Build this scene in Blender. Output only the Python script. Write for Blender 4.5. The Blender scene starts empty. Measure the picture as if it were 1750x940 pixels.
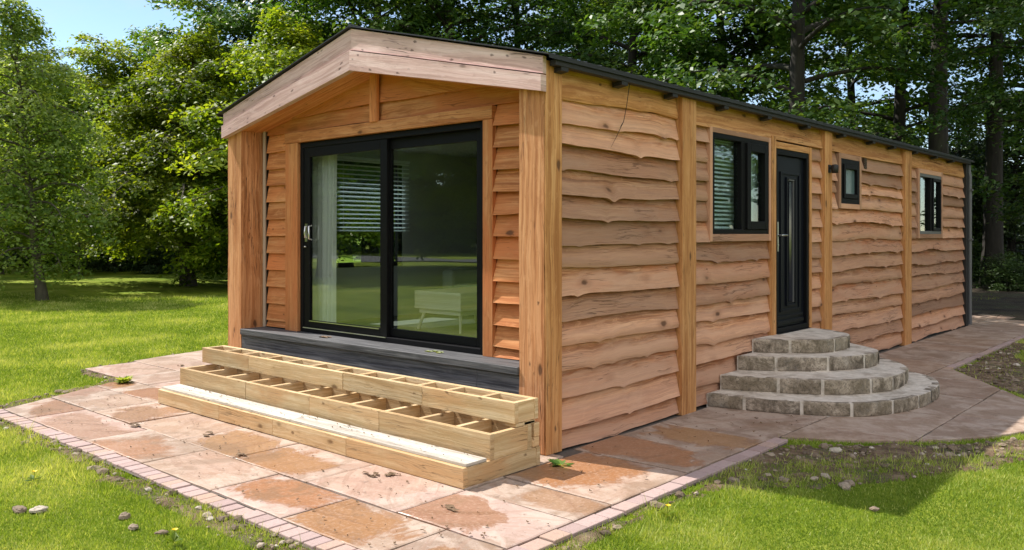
import bpy, math, random
import numpy as np
from mathutils import Vector, Matrix, noise as mnoise
R_ = math.radians
random.seed(7)
SC = bpy.context.scene
COL = SC.collection

# ------------------------------------------------------------------ objects
def tag(o, label=None, cat=None, group=None, kind=None):
    if label: o['label'] = label
    if cat: o['category'] = cat
    if group: o['group'] = group
    if kind: o['kind'] = kind
    return o

def empty(name, loc=(0, 0, 0), rz=0.0):
    o = bpy.data.objects.new(name, None)
    o.empty_display_size = .3
    COL.objects.link(o); o.location = loc; o.rotation_euler = (0, 0, rz)
    return o

def link_mesh(name, me, parent=None):
    o = bpy.data.objects.new(name, me)
    COL.objects.link(o)
    if parent is not None: o.parent = parent
    return o

def kids(o): return [c for c in bpy.data.objects if c.parent == o]

def copy_tree(o, parent=None):
    c = o.copy(); COL.objects.link(c)
    if parent is not None: c.parent = parent
    for ch in kids(o): copy_tree(ch, c)
    return c

class MB:
    """mesh collector: faces with uv in metres (u along the grain) and a random tint per board"""
    def __init__(s):
        s.v = []; s.f = []; s.uv = []; s.col = []; s.mi = []; s.sm = []
    def face(s, pts, uvs=None, col=(.5, .5, .5), mi=0, smooth=False):
        b = len(s.v); s.v.extend([tuple(p) for p in pts])
        s.f.append(tuple(range(b, b + len(pts))))
        s.uv.append(uvs or [(p[0], p[1]) for p in pts]); s.col.append(col); s.mi.append(mi); s.sm.append(smooth)
    def grid(s, P, UV, col=(.5, .5, .5), mi=0, smooth=True, flip=False):
        n = len(P); m = len(P[0]); b = len(s.v)
        for r in P: s.v.extend([tuple(p) for p in r])
        for i in range(n - 1):
            for j in range(m - 1):
                idx = [(i, j), (i + 1, j), (i + 1, j + 1), (i, j + 1)]
                if flip: idx = idx[::-1]
                s.f.append(tuple(b + a * m + c for a, c in idx))
                s.uv.append([UV[a][c] for a, c in idx]); s.col.append(col); s.mi.append(mi); s.sm.append(smooth)
    def box(s, p0, p1, axis=0, col=None, mi=0, skip=()):
        if col is None: col = (random.random(), random.random(), random.random())
        x0, y0, z0 = [min(a, b) for a, b in zip(p0, p1)]
        x1, y1, z1 = [max(a, b) for a, b in zip(p0, p1)]
        c = [(x0, y0, z0), (x1, y0, z0), (x1, y1, z0), (x0, y1, z0), (x0, y0, z1), (x1, y0, z1), (x1, y1, z1), (x0, y1, z1)]
        b = len(s.v); s.v.extend(c)
        ot = [a for a in (0, 1, 2) if a != axis]
        for k, (ids, na) in enumerate((((0, 3, 2, 1), 2), ((4, 5, 6, 7), 2), ((0, 1, 5, 4), 1), ((2, 3, 7, 6), 1), ((1, 2, 6, 5), 0), ((3, 0, 4, 7), 0))):
            if k in skip: continue
            s.f.append(tuple(b + i for i in ids))
            if na == axis:
                uv = [(c[i][ot[0]] * .25, c[i][ot[1]]) for i in ids]
            else:
                o2 = [a for a in ot if a != na][0]
                uv = [(c[i][axis], c[i][o2] + .37 * na) for i in ids]
            s.uv.append(uv); s.col.append(col); s.mi.append(mi); s.sm.append(False)
    def beam(s, a, b, w, t, up=(0, 0, 1), col=None, mi=0):
        """bar from a to b, w across (along up), t thick"""
        if col is None: col = (random.random(), random.random(), random.random())
        a = Vector(a); b = Vector(b); d = (b - a); L = d.length; d.normalize()
        n = d.cross(Vector(up)).normalized(); u = n.cross(d).normalized()
        c = []
        for e, l in ((a, 0), (b, L)):
            for si, sj in ((-1, -1), (1, -1), (1, 1), (-1, 1)):
                c.append(e + n * (si * t / 2) + u * (sj * w / 2))
        base = len(s.v); s.v.extend([tuple(p) for p in c])
        for ids in ((0, 1, 2, 3), (7, 6, 5, 4), (0, 4, 5, 1), (1, 5, 6, 2), (2, 6, 7, 3), (3, 7, 4, 0)):
            s.f.append(tuple(base + i for i in ids))
            s.uv.append([((0 if i < 4 else L), (c[i] - a).dot(u) + (c[i] - a).dot(n)) for i in ids])
            s.col.append(col); s.mi.append(mi); s.sm.append(False)
    def tube(s, pts, rad, n=8, col=(.5, .5, .5), mi=0, cap=True):
        if not hasattr(rad, '__len__'): rad = [rad] * len(pts)
        P = [Vector(p) for p in pts]; rings = []; uvr = []; L = 0
        for i, p in enumerate(P):
            d = (P[min(i + 1, len(P) - 1)] - P[max(i - 1, 0)]).normalized()
            a = d.orthogonal().normalized() if i == 0 else (rings_n - d * rings_n.dot(d)).normalized()
            rings_n = a; bb = d.cross(a)
            if i: L += (p - P[i - 1]).length
            rings.append([p + (a * math.cos(2 * math.pi * k / n) + bb * math.sin(2 * math.pi * k / n)) * rad[i] for k in range(n + 1)])
            uvr.append([(L, k / n * rad[i] * 6.28) for k in range(n + 1)])
        s.grid(rings, uvr, col, mi, True, flip=True)
        if cap:
            s.face(rings[0][:n][::-1], None, col, mi); s.face(rings[-1][:n], None, col, mi)
    def lathe(s, prof, c=(0, 0, 0), n=16, col=(.5, .5, .5), mi=0):
        P = [[(c[0] + r * math.cos(2 * math.pi * k / n), c[1] + r * math.sin(2 * math.pi * k / n), c[2] + z) for k in range(n + 1)] for r, z in prof]
        UV = [[(k / n, i) for k in range(n + 1)] for i in range(len(prof))]
        s.grid(P, UV, col, mi, True, flip=True)
    def build(s, name, mats, parent=None, bevel=0.0, weld=False):
        me = bpy.data.meshes.new(name)
        me.from_pydata(s.v, [], s.f)
        uvl = me.uv_layers.new(name='uv')
        uvl.data.foreach_set('uv', np.array([c for f in s.uv for p in f for c in p], dtype=np.float32))
        ca = me.color_attributes.new('tint', 'FLOAT_COLOR', 'CORNER')
        arr = np.array([(c[0], c[1], c[2], 1.0) for c, f in zip(s.col, s.f) for _ in f], dtype=np.float32)
        ca.data.foreach_set('color', arr.ravel())
        if not isinstance(mats, (list, tuple)): mats = [mats]
        for m in mats: me.materials.append(m)
        me.polygons.foreach_set('material_index', s.mi)
        me.polygons.foreach_set('use_smooth', s.sm)
        me.update()
        o = link_mesh(name, me, parent)
        if bevel:
            md = o.modifiers.new('bevel', 'BEVEL'); md.width = bevel; md.segments = 2; md.limit_method = 'ANGLE'
            md.harden_normals = False
        return o

def prism(mb, poly, z0, z1, col=(.5, .5, .5), mi=0, side_mi=None):
    n = len(poly)
    if side_mi is None: side_mi = mi
    mb.face([(x, y, z1) for x, y in poly], None, col, mi)
    mb.face([(x, y, z0) for x, y in poly][::-1], None, col, mi)
    L = 0
    for i in range(n):
        a = poly[i]; b = poly[(i + 1) % n]; l = math.dist(a, b)
        mb.face([(a[0], a[1], z0), (b[0], b[1], z0), (b[0], b[1], z1), (a[0], a[1], z1)], [(L, z0), (L + l, z0), (L + l, z1), (L, z1)], col, side_mi)
        L += l

def in_poly(px, py, poly):
    px = np.asarray(px); py = np.asarray(py); r = np.zeros(px.shape, bool); n = len(poly)
    for i in range(n):
        x0, y0 = poly[i]; x1, y1 = poly[(i + 1) % n]
        if y0 == y1: continue
        c = ((y0 > py) != (y1 > py)) & (px < (x1 - x0) * (py - y0) / (y1 - y0) + x0)
        r ^= c
    return r

def clip(poly, conv):
    """Sutherland-Hodgman, conv counter-clockwise convex"""
    out = list(poly); n = len(conv)
    for i in range(n):
        a = conv[i]; b = conv[(i + 1) % n]; inp = out; out = []
        if not inp: break
        def side(p): return (b[0] - a[0]) * (p[1] - a[1]) - (b[1] - a[1]) * (p[0] - a[0])
        for k in range(len(inp)):
            p = inp[k]; q = inp[(k + 1) % len(inp)]; sp = side(p); sq = side(q)
            if sp >= 0: out.append(p)
            if (sp >= 0) != (sq >= 0):
                t = sp / (sp - sq); out.append((p[0] + (q[0] - p[0]) * t, p[1] + (q[1] - p[1]) * t))
    return out

# ------------------------------------------------------------------ node helpers
class NT:
    def __init__(s, name):
        s.m = bpy.data.materials.new(name); s.m.use_nodes = True
        s.t = s.m.node_tree; s.t.nodes.clear(); s.out = s.t.nodes.new('ShaderNodeOutputMaterial')
    def n(s, typ, ins=None, **kw):
        nd = s.t.nodes.new(typ)
        for k, v in kw.items(): setattr(nd, k, v)
        for k, v in (ins or {}).items():
            sk = nd.inputs[k]
            if isinstance(v, bpy.types.NodeSocket): s.t.links.new(v, sk)
            elif isinstance(v, (tuple, list)) and sk.type == 'RGBA' and len(v) == 3: sk.default_value = (*v, 1)
            else: sk.default_value = v
        return nd
    def math(s, op, a, b=0.0, c=None, clamp=False):
        d = {0: a, 1: b}
        if c is not None: d[2] = c
        return s.n('ShaderNodeMath', d, operation=op, use_clamp=clamp).outputs[0]
    def mix(s, fac, a, b, bt='MIX'):
        return s.n('ShaderNodeMix', {0: fac, 6: a, 7: b}, data_type='RGBA', blend_type=bt).outputs[2]
    def mixf(s, fac, a, b):
        return s.n('ShaderNodeMix', {0: fac, 2: a, 3: b}, data_type='FLOAT').outputs[0]
    def noise(s, vec, scale, detail=4, rough=.55, dist=0.0, col=False):
        nd = s.n('ShaderNodeTexNoise', {'Vector': vec, 'Scale': scale, 'Detail': detail, 'Roughness': rough, 'Distortion': dist})
        return nd.outputs['Color' if col else 'Fac']
    def vor(s, vec, scale, feature='F1', out='Distance', rnd=1.0):
        return s.n('ShaderNodeTexVoronoi', {'Vector': vec, 'Scale': scale, 'Randomness': rnd}, feature=feature).outputs[out]
    def ramp(s, fac, stops, interp='LINEAR'):
        nd = s.n('ShaderNodeValToRGB', {0: fac}); cr = nd.color_ramp; cr.interpolation = interp
        while len(cr.elements) < len(stops): cr.elements.new(.5)
        for e, (p, c) in zip(cr.elements, stops):
            e.position = p; e.color = (*c, 1) if len(c) == 3 else c
        return nd.outputs[0]
    def step(s, v, a, b):
        return s.n('ShaderNodeMapRange', {0: v, 1: a, 2: b, 3: 0.0, 4: 1.0}, interpolation_type='SMOOTHSTEP').outputs[0]
    def bsdf(s, **ins):
        d = {k.replace('_', ' '): v for k, v in ins.items()}
        nd = s.n('ShaderNodeBsdfPrincipled', d); s.t.links.new(nd.outputs[0], s.out.inputs[0]); return nd
    def bump(s, h, strength=.4, dist=.01, nrm=None):
        d = {'Height': h, 'Strength': strength, 'Distance': dist}
        if nrm is not None: d['Normal'] = nrm
        return s.n('ShaderNodeBump', d).outputs[0]
    def pos(s): return s.n('ShaderNodeNewGeometry').outputs['Position']
    def vscale(s, v, sc): return s.n('ShaderNodeVectorMath', {0: v, 1: sc}, operation='MULTIPLY').outputs[0]
    def vadd(s, a, b): return s.n('ShaderNodeVectorMath', {0: a, 1: b}, operation='ADD').outputs[0]

def m_plain(name, col, rough=.5, metal=0.0, spec=.5, noise_amt=.0, bump=0.0, scale=20):
    t = NT(name); p = t.pos(); c = col
    if noise_amt:
        n = t.noise(p, scale, 5)
        c = t.mix(n, tuple(x * (1 - noise_amt) for x in col), tuple(min(1, x * (1 + noise_amt)) for x in col))
    ins = dict(Base_Color=c, Roughness=rough, Metallic=metal)
    if bump: ins['Normal'] = t.bump(t.noise(p, scale * 3, 5), bump, .004)
    b = t.bsdf(**ins); b.inputs['Specular IOR Level'].default_value = spec
    return t.m

def m_wood(name, base, dark, light, hue2=None, knots=.5, rough=.72, fiber=1.0, vary=.25, knot_col=(.07, .03, .015), grey=None, grey_amt=0.0, crack=.0, bumps=.5, flecks=.0, weather=None):
    t = NT(name)
    uv = t.n('ShaderNodeUVMap', uv_map='uv').outputs[0]
    at = t.n('ShaderNodeVertexColor', layer_name='tint').outputs[0]
    sep = t.n('ShaderNodeSeparateColor', {0: at}).outputs
    off = t.vscale(at, (31.0, 17.0, 53.0))
    u = t.vadd(uv, off)
    warp = t.noise(t.vscale(u, (1.3, 5.0, 1)), 1.0, 3, col=True)
    uw = t.vadd(u, t.vscale(warp, (.0, .09, 0)))
    # growth rings running along the board
    g1 = t.noise(t.vscale(uw, (.55, 16.0, 1)), 1.0, 5, .6, .6)
    g2 = t.noise(t.vscale(uw, (2.5, 130.0, 1)), 1.0, 3, .6)
    g3 = t.noise(t.vscale(u, (1.1, 3.0, 1)), 1.0, 4, .6)
    c = t.ramp(g1, [(.34, dark), (.5, base), (.64, light)])
    c = t.mix(t.math('MULTIPLY', t.step(g2, .46, .62), min(1, .42 * fiber)), c, dark)
    g4 = t.noise(t.vscale(uw, (1.0, 48.0, 1)), 1.0, 4, .65)
    c = t.mix(t.math('MULTIPLY', t.step(g4, .53, .62), min(1, .6 * fiber)), c, dark)
    c = t.mix(t.math('MULTIPLY', t.step(g4, .46, .36), .45), c, light)
    g5 = t.noise(t.vscale(u, (5.0, 16.0, 1)), 1.0, 6, .72, .6)
    c = t.mix(t.math('MULTIPLY', t.step(g5, .53, .66), .45), c, dark)
    c = t.mix(t.math('MULTIPLY', t.step(g5, .46, .34), .45), c, light)
    if hue2: c = t.mix(t.math('MULTIPLY', sep[1], t.step(g3, .42, .6)), c, hue2)
    if grey:
        gm = t.math('MULTIPLY', t.step(t.noise(t.vscale(u, (.8, 4.5, 1)), 1.0, 6, .7, .5), .46, .6), grey_amt)
        c = t.mix(gm, c, grey)
    if weather:
        vv = t.n('ShaderNodeSeparateXYZ', {0: uv}).outputs[1]
        wn = t.math('ADD', vv, t.math('MULTIPLY', t.math('SUBTRACT', g3, .5), .16))
        c = t.mix(t.math('MULTIPLY', t.step(wn, .05, .14), .62), c, weather)
    # board to board tone
    val = t.math('ADD', 1 - vary, t.math('MULTIPLY', sep[0], 2 * vary))
    c = t.mix(t.math('MULTIPLY', t.step(sep[2], .6, 1.0), .45 if weather else 0.0), c, (.38, .215, .135))
    c = t.mix(1.0, c, t.n('ShaderNodeCombineColor', {0: val, 1: val, 2: val}).outputs[0], 'MULTIPLY')
    h = t.math('ADD', t.math('MULTIPLY', g1, .6), t.math('MULTIPLY', g2, .4))
    if knots:
        kv = t.vadd(t.vscale(u, (2.6, 6.0, 0)), t.vscale(t.noise(t.vscale(u, (9, 20, 1)), 1.0, 2, col=True), (.16, .16, 0)))
        kd = t.vor(kv, 1.0)
        sel = t.step(t.n('ShaderNodeTexVoronoi', {'Vector': kv, 'Scale': 1.0}).outputs['Color'], 1 - knots, 1 - knots + .02)
        k1 = t.math('MULTIPLY', t.math('SUBTRACT', 1.0, t.step(kd, .07, .16)), sel)
        k2 = t.math('MULTIPLY', t.math('SUBTRACT', 1.0, t.step(kd, .1, .38)), sel)
        c = t.mix(t.math('MULTIPLY', k2, .35), c, dark)
        c = t.mix(t.math('MULTIPLY', k1, .8), c, knot_col)
        h = t.math('SUBTRACT', h, t.math('MULTIPLY', k1, .35))
    if flecks:
        fv = t.vadd(t.vscale(u, (11.0, 24.0, 0)), t.vscale(t.noise(t.vscale(u, (30, 60, 1)), 1.0, 2, col=True), (.5, .5, 0)))
        fd = t.vor(fv, 1.0); fs_ = t.step(t.n('ShaderNodeTexVoronoi', {'Vector': fv, 'Scale': 1.0}).outputs['Color'], 1 - flecks, 1 - flecks + .01)
        fm = t.math('MULTIPLY', t.math('MULTIPLY', t.math('SUBTRACT', 1.0, t.step(fd, .12, .34)), fs_), .75)
        c = t.mix(fm, c, knot_col)
    if crack:
        cn = t.noise(t.vscale(uw, (1.4, 42.0, 1)), 1.0, 2, .5, .3)
        cm = t.math('MULTIPLY', t.math('SUBTRACT', 1.0, t.step(t.math('ABSOLUTE', t.math('SUBTRACT', cn, .5)), .004, .02)), t.step(g3, .5, .62))
        cm = t.math('MULTIPLY', cm, crack)
        c = t.mix(cm, c, tuple(x * .25 for x in dark)); h = t.math('SUBTRACT', h, cm)
    b = t.bsdf(Base_Color=c, Roughness=t.mixf(g1, rough - .1, rough + .15), Normal=t.bump(h, bumps, .006))
    b.inputs['Specular IOR Level'].default_value = .3
    return t.m

def m_leaf(name, c_dark, c_mid, c_light, trans=.42, rough=.45, spec=.3):
    t = NT(name)
    at = t.n('ShaderNodeVertexColor', layer_name='tint').outputs[0]
    sep = t.n('ShaderNodeSeparateColor', {0: at}).outputs
    c = t.ramp(sep[0], [(.0, c_dark), (.5, c_mid), (1.0, c_light)])
    ob = t.n('ShaderNodeObjectInfo').outputs['Random']
    v = t.math('ADD', .82, t.math('MULTIPLY', ob, .36))
    c = t.mix(1.0, c, t.n('ShaderNodeCombineColor', {0: v, 1: v, 2: v}).outputs[0], 'MULTIPLY')
    p = t.n('ShaderNodeBsdfPrincipled', {'Base Color': c, 'Roughness': rough, 'Specular IOR Level': spec})
    tc = t.mix(1.0, c, (1.35, 1.25, .45), 'MULTIPLY')
    tr = t.n('ShaderNodeBsdfTranslucent', {'Color': tc})
    ms = t.n('ShaderNodeMixShader', {0: trans, 1: p.outputs[0], 2: tr.outputs[0]})
    t.t.links.new(ms.outputs[0], t.out.inputs[0])
    return t.m

def m_bark(name, a, b):
    t = NT(name); p = t.n('ShaderNodeTexCoord').outputs['Object']
    n = t.noise(t.vscale(p, (9, 9, 1.8)), 1.0, 6, .65, .5)
    c = t.ramp(n, [(.3, a), (.7, b)])
    m2 = t.step(t.noise(t.vscale(p, (1.2, 1.2, .8)), 1.0, 3), .5, .7)
    c = t.mix(t.math('MULTIPLY', m2, .35), c, (.06, .075, .03))
    t.bsdf(Base_Color=c, Roughness=.9, Normal=t.bump(n, .8, .03)); return t.m

def m_glass(name, tint, r0=.07, rough=0.0):
    t = NT(name)
    fc = t.n('ShaderNodeLayerWeight', {'Blend': .5}).outputs['Facing']
    fr = t.math('ADD', r0, t.math('MULTIPLY', t.math('POWER', fc, 5.0), 1 - r0))
    tr = t.n('ShaderNodeBsdfTransparent', {'Color': tint})
    gl = t.n('ShaderNodeBsdfGlossy', {'Color': (.97, 1, .98), 'Roughness': rough})
    ms = t.n('ShaderNodeMixShader', {0: fr, 1: tr.outputs[0], 2: gl.outputs[0]})
    t.t.links.new(ms.outputs[0], t.out.inputs[0]); return t.m

M = {}
M['side'] = m_wood('sawn_larch_cladding', (.47, .205, .094), (.20, .072, .030), (.62, .34, .195), hue2=(.46, .155, .058), knots=.38, grey=(.47, .28, .185), grey_amt=.6, crack=.5, vary=.33, bumps=1.0, flecks=.05, weather=(.53, .31, .215), fiber=1.25)
M['front'] = m_wood('sheltered_larch_boards', (.55, .225, .08), (.33, .115, .035), (.64, .32, .14), hue2=(.55, .19, .065), knots=.4, crack=.5, vary=.14, flecks=.08)
M['post'] = m_wood('larch_posts', (.57, .26, .11), (.34, .13, .045), (.68, .36, .18), knots=.5, crack=1.0, vary=.1, flecks=.10, bumps=.8)
M['gold'] = m_wood('larch_battens', (.55, .26, .095), (.34, .135, .042), (.64, .345, .15), knots=.35, crack=.8, vary=.1, flecks=.08)
M['fascia'] = m_wood('weathered_fascia', (.65, .44, .415), (.44, .275, .25), (.73, .55, .53), hue2=(.52, .35, .32), knots=.5, crack=.8, vary=.1, knot_col=(.06, .03, .025), flecks=.22)
M['pine'] = m_wood('treated_pine', (.60, .44, .25), (.43, .28, .13), (.68, .54, .34), hue2=(.54, .32, .15), grey=(.40, .30, .17), grey_amt=.3, knots=.65, crack=.6, vary=.14, knot_col=(.13, .065, .025), flecks=.16, bumps=.7)
M['tread'] = m_wood('bleached_tread', (.50, .46, .40), (.34, .30, .25), (.60, .57, .52), knots=.4, crack=1.0, vary=.06, flecks=.35, knot_col=(.10, .08, .06))
M['black'] = m_plain('anthracite_upvc', (.006, .006, .007), .5, spec=.12)
M['doorblue'] = m_plain('dark_door_skin', (.005, .006, .011), .4, noise_amt=.1, spec=.15)
M['roof'] = m_plain('black_roof_sheet', (.013, .014, .014), .55, noise_amt=.3, scale=6)
M['blackwood'] = m_plain('black_stained_timber', (.012, .011, .011), .6)
M['steel'] = m_plain('satin_steel', (.62, .62, .6), .28, 1.0)
M['grey_pipe'] = m_plain('grey_plastic', (.11, .11, .115), .45)
M['mesh_w'] = m_plain('interior_wall_paint', (.45, .45, .44), .8)
M['floor_in'] = m_plain('interior_carpet', (.16, .15, .14), .9, noise_amt=.2)
M['white'] = m_plain('white_paint', (.8, .81, .79), .45)
M['sofa'] = m_plain('grey_sofa_fabric', (.33, .35, .34), .9, noise_amt=.12, bump=.3, scale=60)
M['table'] = m_wood('pale_oak_veneer', (.74, .67, .52), (.62, .53, .38), (.80, .73, .60), knots=0, vary=.05)
M['glass'] = m_glass('clear_glass', (.91, .945, .93), .10)
M['glass2'] = m_glass('window_glass', (.84, .92, .90), .05)
M['darkglass'] = m_plain('dark_door_glass', (.01, .012, .022), .12, spec=.5)
t = NT('frosted_glass'); t.bsdf(Base_Color=(.10, .15, .16), Roughness=.25); M['frost'] = t.m
t = NT('curtain_cloth')
d = t.n('ShaderNodeBsdfDiffuse', {'Color': (.88, .90, .87)}); tl = t.n('ShaderNodeBsdfTranslucent', {'Color': (.7, .74, .7)})
ms = t.n('ShaderNodeMixShader', {0: .35, 1: d.outputs[0], 2: tl.outputs[0]}); t.t.links.new(ms.outputs[0], t.out.inputs[0]); M['curtain'] = t.m
t = NT('blind_slat')
d = t.n('ShaderNodeBsdfDiffuse', {'Color': (.82, .84, .85)}); tl = t.n('ShaderNodeBsdfTranslucent', {'Color': (.75, .8, .85)})
ms = t.n('ShaderNodeMixShader', {0: .4, 1: d.outputs[0], 2: tl.outputs[0]}); t.t.links.new(ms.outputs[0], t.out.inputs[0]); M['slat'] = t.m

# charcoal composite sill board
t = NT('charcoal_composite'); uv = t.n('ShaderNodeUVMap', uv_map='uv').outputs[0]
n1 = t.noise(t.vscale(uv, (1.6, 60, 1)), 1.0, 5, .65, .4); n2 = t.noise(t.vscale(uv, (3, 8, 1)), 1.0, 5, .7)
c = t.mix(t.step(n1, .4, .6), (.04, .041, .046), (.115, .115, .122)); c = t.mix(t.math('MULTIPLY', t.step(n2, .52, .75), .35), c, (.22, .22, .22))
t.bsdf(Base_Color=c, Roughness=.62, Normal=t.bump(n1, .7, .006)); M['deck'] = t.m

# sandstone slabs: colour per slab and iron-rust patches of their own shape
t = NT('sandstone_paving'); p = t.pos()
uv = t.n('ShaderNodeUVMap', uv_map='uv').outputs[0]
sep = t.n('ShaderNodeSeparateColor', {0: t.n('ShaderNodeVertexColor', layer_name='tint').outputs[0]}).outputs
offs = t.n('ShaderNodeCombineXYZ', {0: t.math('MULTIPLY', sep[0], 41.0), 1: t.math('MULTIPLY', sep[0], 13.0), 2: 0.0}).outputs[0]
pp = t.vadd(p, offs)
c = t.ramp(sep[1], [(.0, (.385, .27, .225)), (.3, (.32, .20, .155)), (.6, (.34, .235, .165)), (1.0, (.24, .165, .12))])
nn = t.noise(pp, 3.2, 7, .65, .8); nf = t.noise(p, 38, 6, .7)
c = t.mix(t.step(nn, .4, .6), c, t.mix(.55, c, (.50, .40, .33)))
ctr = t.n('ShaderNodeCombineXYZ', {0: t.math('ADD', .2, t.math('MULTIPLY', t.math('FRACT', t.math('MULTIPLY', sep[0], 7.3)), .6)), 1: t.math('ADD', .25, t.math('MULTIPLY', t.math('FRACT', t.math('MULTIPLY', sep[0], 23.7)), .5)), 2: 0.0}).outputs[0]
uc = t.n('ShaderNodeVectorMath', {0: uv, 1: ctr}, operation='SUBTRACT').outputs[0]
jit = t.noise(pp, 1.9, 7, .68, .7)
sx_ = t.n('ShaderNodeSeparateXYZ', {0: uc}).outputs
r = t.math('POWER', t.math('ADD', t.math('POWER', t.math('ABSOLUTE', sx_[0]), 3.0), t.math('POWER', t.math('ABSOLUTE', sx_[1]), 3.0)), .3333)
r = t.math('ADD', r, t.math('MULTIPLY', t.math('SUBTRACT', jit, .5), 1.35))
sm = t.math('MULTIPLY', t.math('SUBTRACT', 1.0, t.step(r, .39, .54)), sep[2])
ang = t.math('MULTIPLY', sep[0], 40.0)
rot = t.n('ShaderNodeVectorRotate', {'Vector': pp, 'Angle': ang}, rotation_type='Z_AXIS').outputs[0]
bent = t.vadd(rot, t.vscale(t.noise(rot, .9, 2, col=True), (.0, .5, 0)))
lay = t.noise(t.vscale(bent, (1.0, 11.0, 1.0)), 1.0, 6, .62, .3)
c = t.mix(t.math('MULTIPLY', t.step(lay, .52, .62), .4), c, (.28, .165, .115))
kind_ = t.math('FRACT', t.math('MULTIPLY', sep[0], 3.7))
scol = t.ramp(kind_, [(.0, (.30, .118, .04)), (.3, (.31, .17, .075)), (.55, (.29, .145, .095)), (.8, (.33, .135, .045)), (1.0, (.25, .14, .07))])
scol = t.mix(t.math('MULTIPLY', t.step(lay, .5, .66), .55), scol, (.17, .08, .035))
scol = t.mix(t.math('MULTIPLY', t.step(nf, .45, .6), .3), scol, (.42, .24, .13))
c = t.mix(t.math('MULTIPLY', sm, .88), c, scol)
ring = t.math('MULTIPLY', t.math('MULTIPLY', t.step(r, .40, .46), t.math('SUBTRACT', 1.0, t.step(r, .46, .53))), sep[2])
c = t.mix(t.math('MULTIPLY', ring, .45), c, (.22, .095, .04))
c = t.mix(t.math('MULTIPLY', t.step(nf, .52, .64), .4), c, t.mix(.5, c, (.55, .45, .42)))
dk = t.math('MULTIPLY', t.step(t.noise(p, 11, 6, .75), .57, .66), .55)
c = t.mix(dk, c, (.13, .085, .06))
c = t.mix(t.math('MULTIPLY', t.step(t.noise(p, 1.5, 7, .72, .8), .52, .62), .55), c, (.20, .125, .075))
hh = t.math('ADD', t.math('MULTIPLY', lay, .9), t.math('ADD', t.math('MULTIPLY', nf, .25), t.math('MULTIPLY', nn, .5)))
b = t.bsdf(Base_Color=c, Roughness=t.mixf(sm, .75, .34), Normal=t.bump(hh, .55, .012)); M['slab'] = t.m
t = NT('edging_brick'); p = t.pos()
at = t.n('ShaderNodeSeparateColor', {0: t.n('ShaderNodeVertexColor', layer_name='tint').outputs[0]}).outputs
c = t.ramp(at[0], [(0, (.33, .235, .215)), (.6, (.41, .30, .28)), (1, (.40, .27, .20))])
nf = t.noise(p, 30, 6, .7)
c = t.mix(t.math('MULTIPLY', t.step(nf, .45, .75), .5), c, (.24, .17, .15))
t.bsdf(Base_Color=c, Roughness=.85, Normal=t.bump(nf, .5, .008)); M['brick'] = t.m
M['mortar'] = m_plain('mortar', (.27, .235, .20), .95, noise_amt=.35, bump=.5, scale=14)
M['joint'] = m_plain('sandy_joint', (.105, .085, .070), .95, noise_amt=.5, bump=.5, scale=9)
# step stone
t = NT('gritstone'); p = t.pos()
at = t.n('ShaderNodeSeparateColor', {0: t.n('ShaderNodeVertexColor', layer_name='tint').outputs[0]}).outputs
n1 = t.noise(p, 7, 7, .7, .5); n2 = t.noise(p, 45, 5, .7)
c = t.ramp(n1, [(.36, (.085, .065, .046)), (.5, (.26, .212, .166)), (.62, (.50, .42, .345))])
c = t.mix(t.math('MULTIPLY', at[0], .45), c, (.25, .20, .13)); c = t.mix(t.math('MULTIPLY', t.step(n2, .5, .62), .6), c, (.075, .06, .045))
c = t.mix(t.math('MULTIPLY', t.step(t.noise(p, 3.1, 5, .7), .5, .7), .4), c, (.33, .31, .28))
t.bsdf(Base_Color=c, Roughness=.9, Normal=t.bump(t.math('ADD', n1, t.math('MULTIPLY', n2, .4)), .8, .02)); M['stone'] = t.m
t = NT('step_mortar'); p = t.pos(); n1 = t.noise(p, 9, 6, .7)
t.bsdf(Base_Color=t.mix(t.math('MULTIPLY', t.step(t.noise(p, 4, 6, .75, .5), .45, .65), .75), t.ramp(n1, [(.35, (.50, .43, .36)), (.65, (.68, .62, .55))]), (.29, .24, .19)), Roughness=.95, Normal=t.bump(n1, .6, .012)); M['stepmortar'] = t.m
# soil and stones
t = NT('bare_soil'); p = t.pos(); n1 = t.noise(p, 6, 8, .75); n2 = t.noise(p, 26, 6, .7)
c = t.ramp(n1, [(.36, (.065, .038, .018)), (.5, (.15, .095, .052)), (.64, (.28, .20, .125))])
c = t.mix(t.math('MULTIPLY', t.step(t.noise(p, 2.3, 5), .5, .62), .5), c, (.06, .085, .02))
t.bsdf(Base_Color=c, Roughness=.95, Normal=t.bump(t.math('ADD', n1, t.math('MULTIPLY', n2, .6)), 1.0, .04)); M['soil'] = t.m
t = NT('rubble_stone'); p = t.pos(); at = t.n('ShaderNodeSeparateColor', {0: t.n('ShaderNodeVertexColor', layer_name='tint').outputs[0]}).outputs
c = t.ramp(at[0], [(0, (.075, .05, .03)), (.5, (.18, .13, .085)), (.85, (.33, .26, .19)), (1, (.52, .46, .38))])
n2 = t.noise(p, 35, 6, .7); c = t.mix(t.math('MULTIPLY', t.step(n2, .45, .7), .5), c, (.12, .10, .075))
t.bsdf(Base_Color=c, Roughness=.9, Normal=t.bump(n2, .7, .01)); M['rubble'] = t.m
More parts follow.
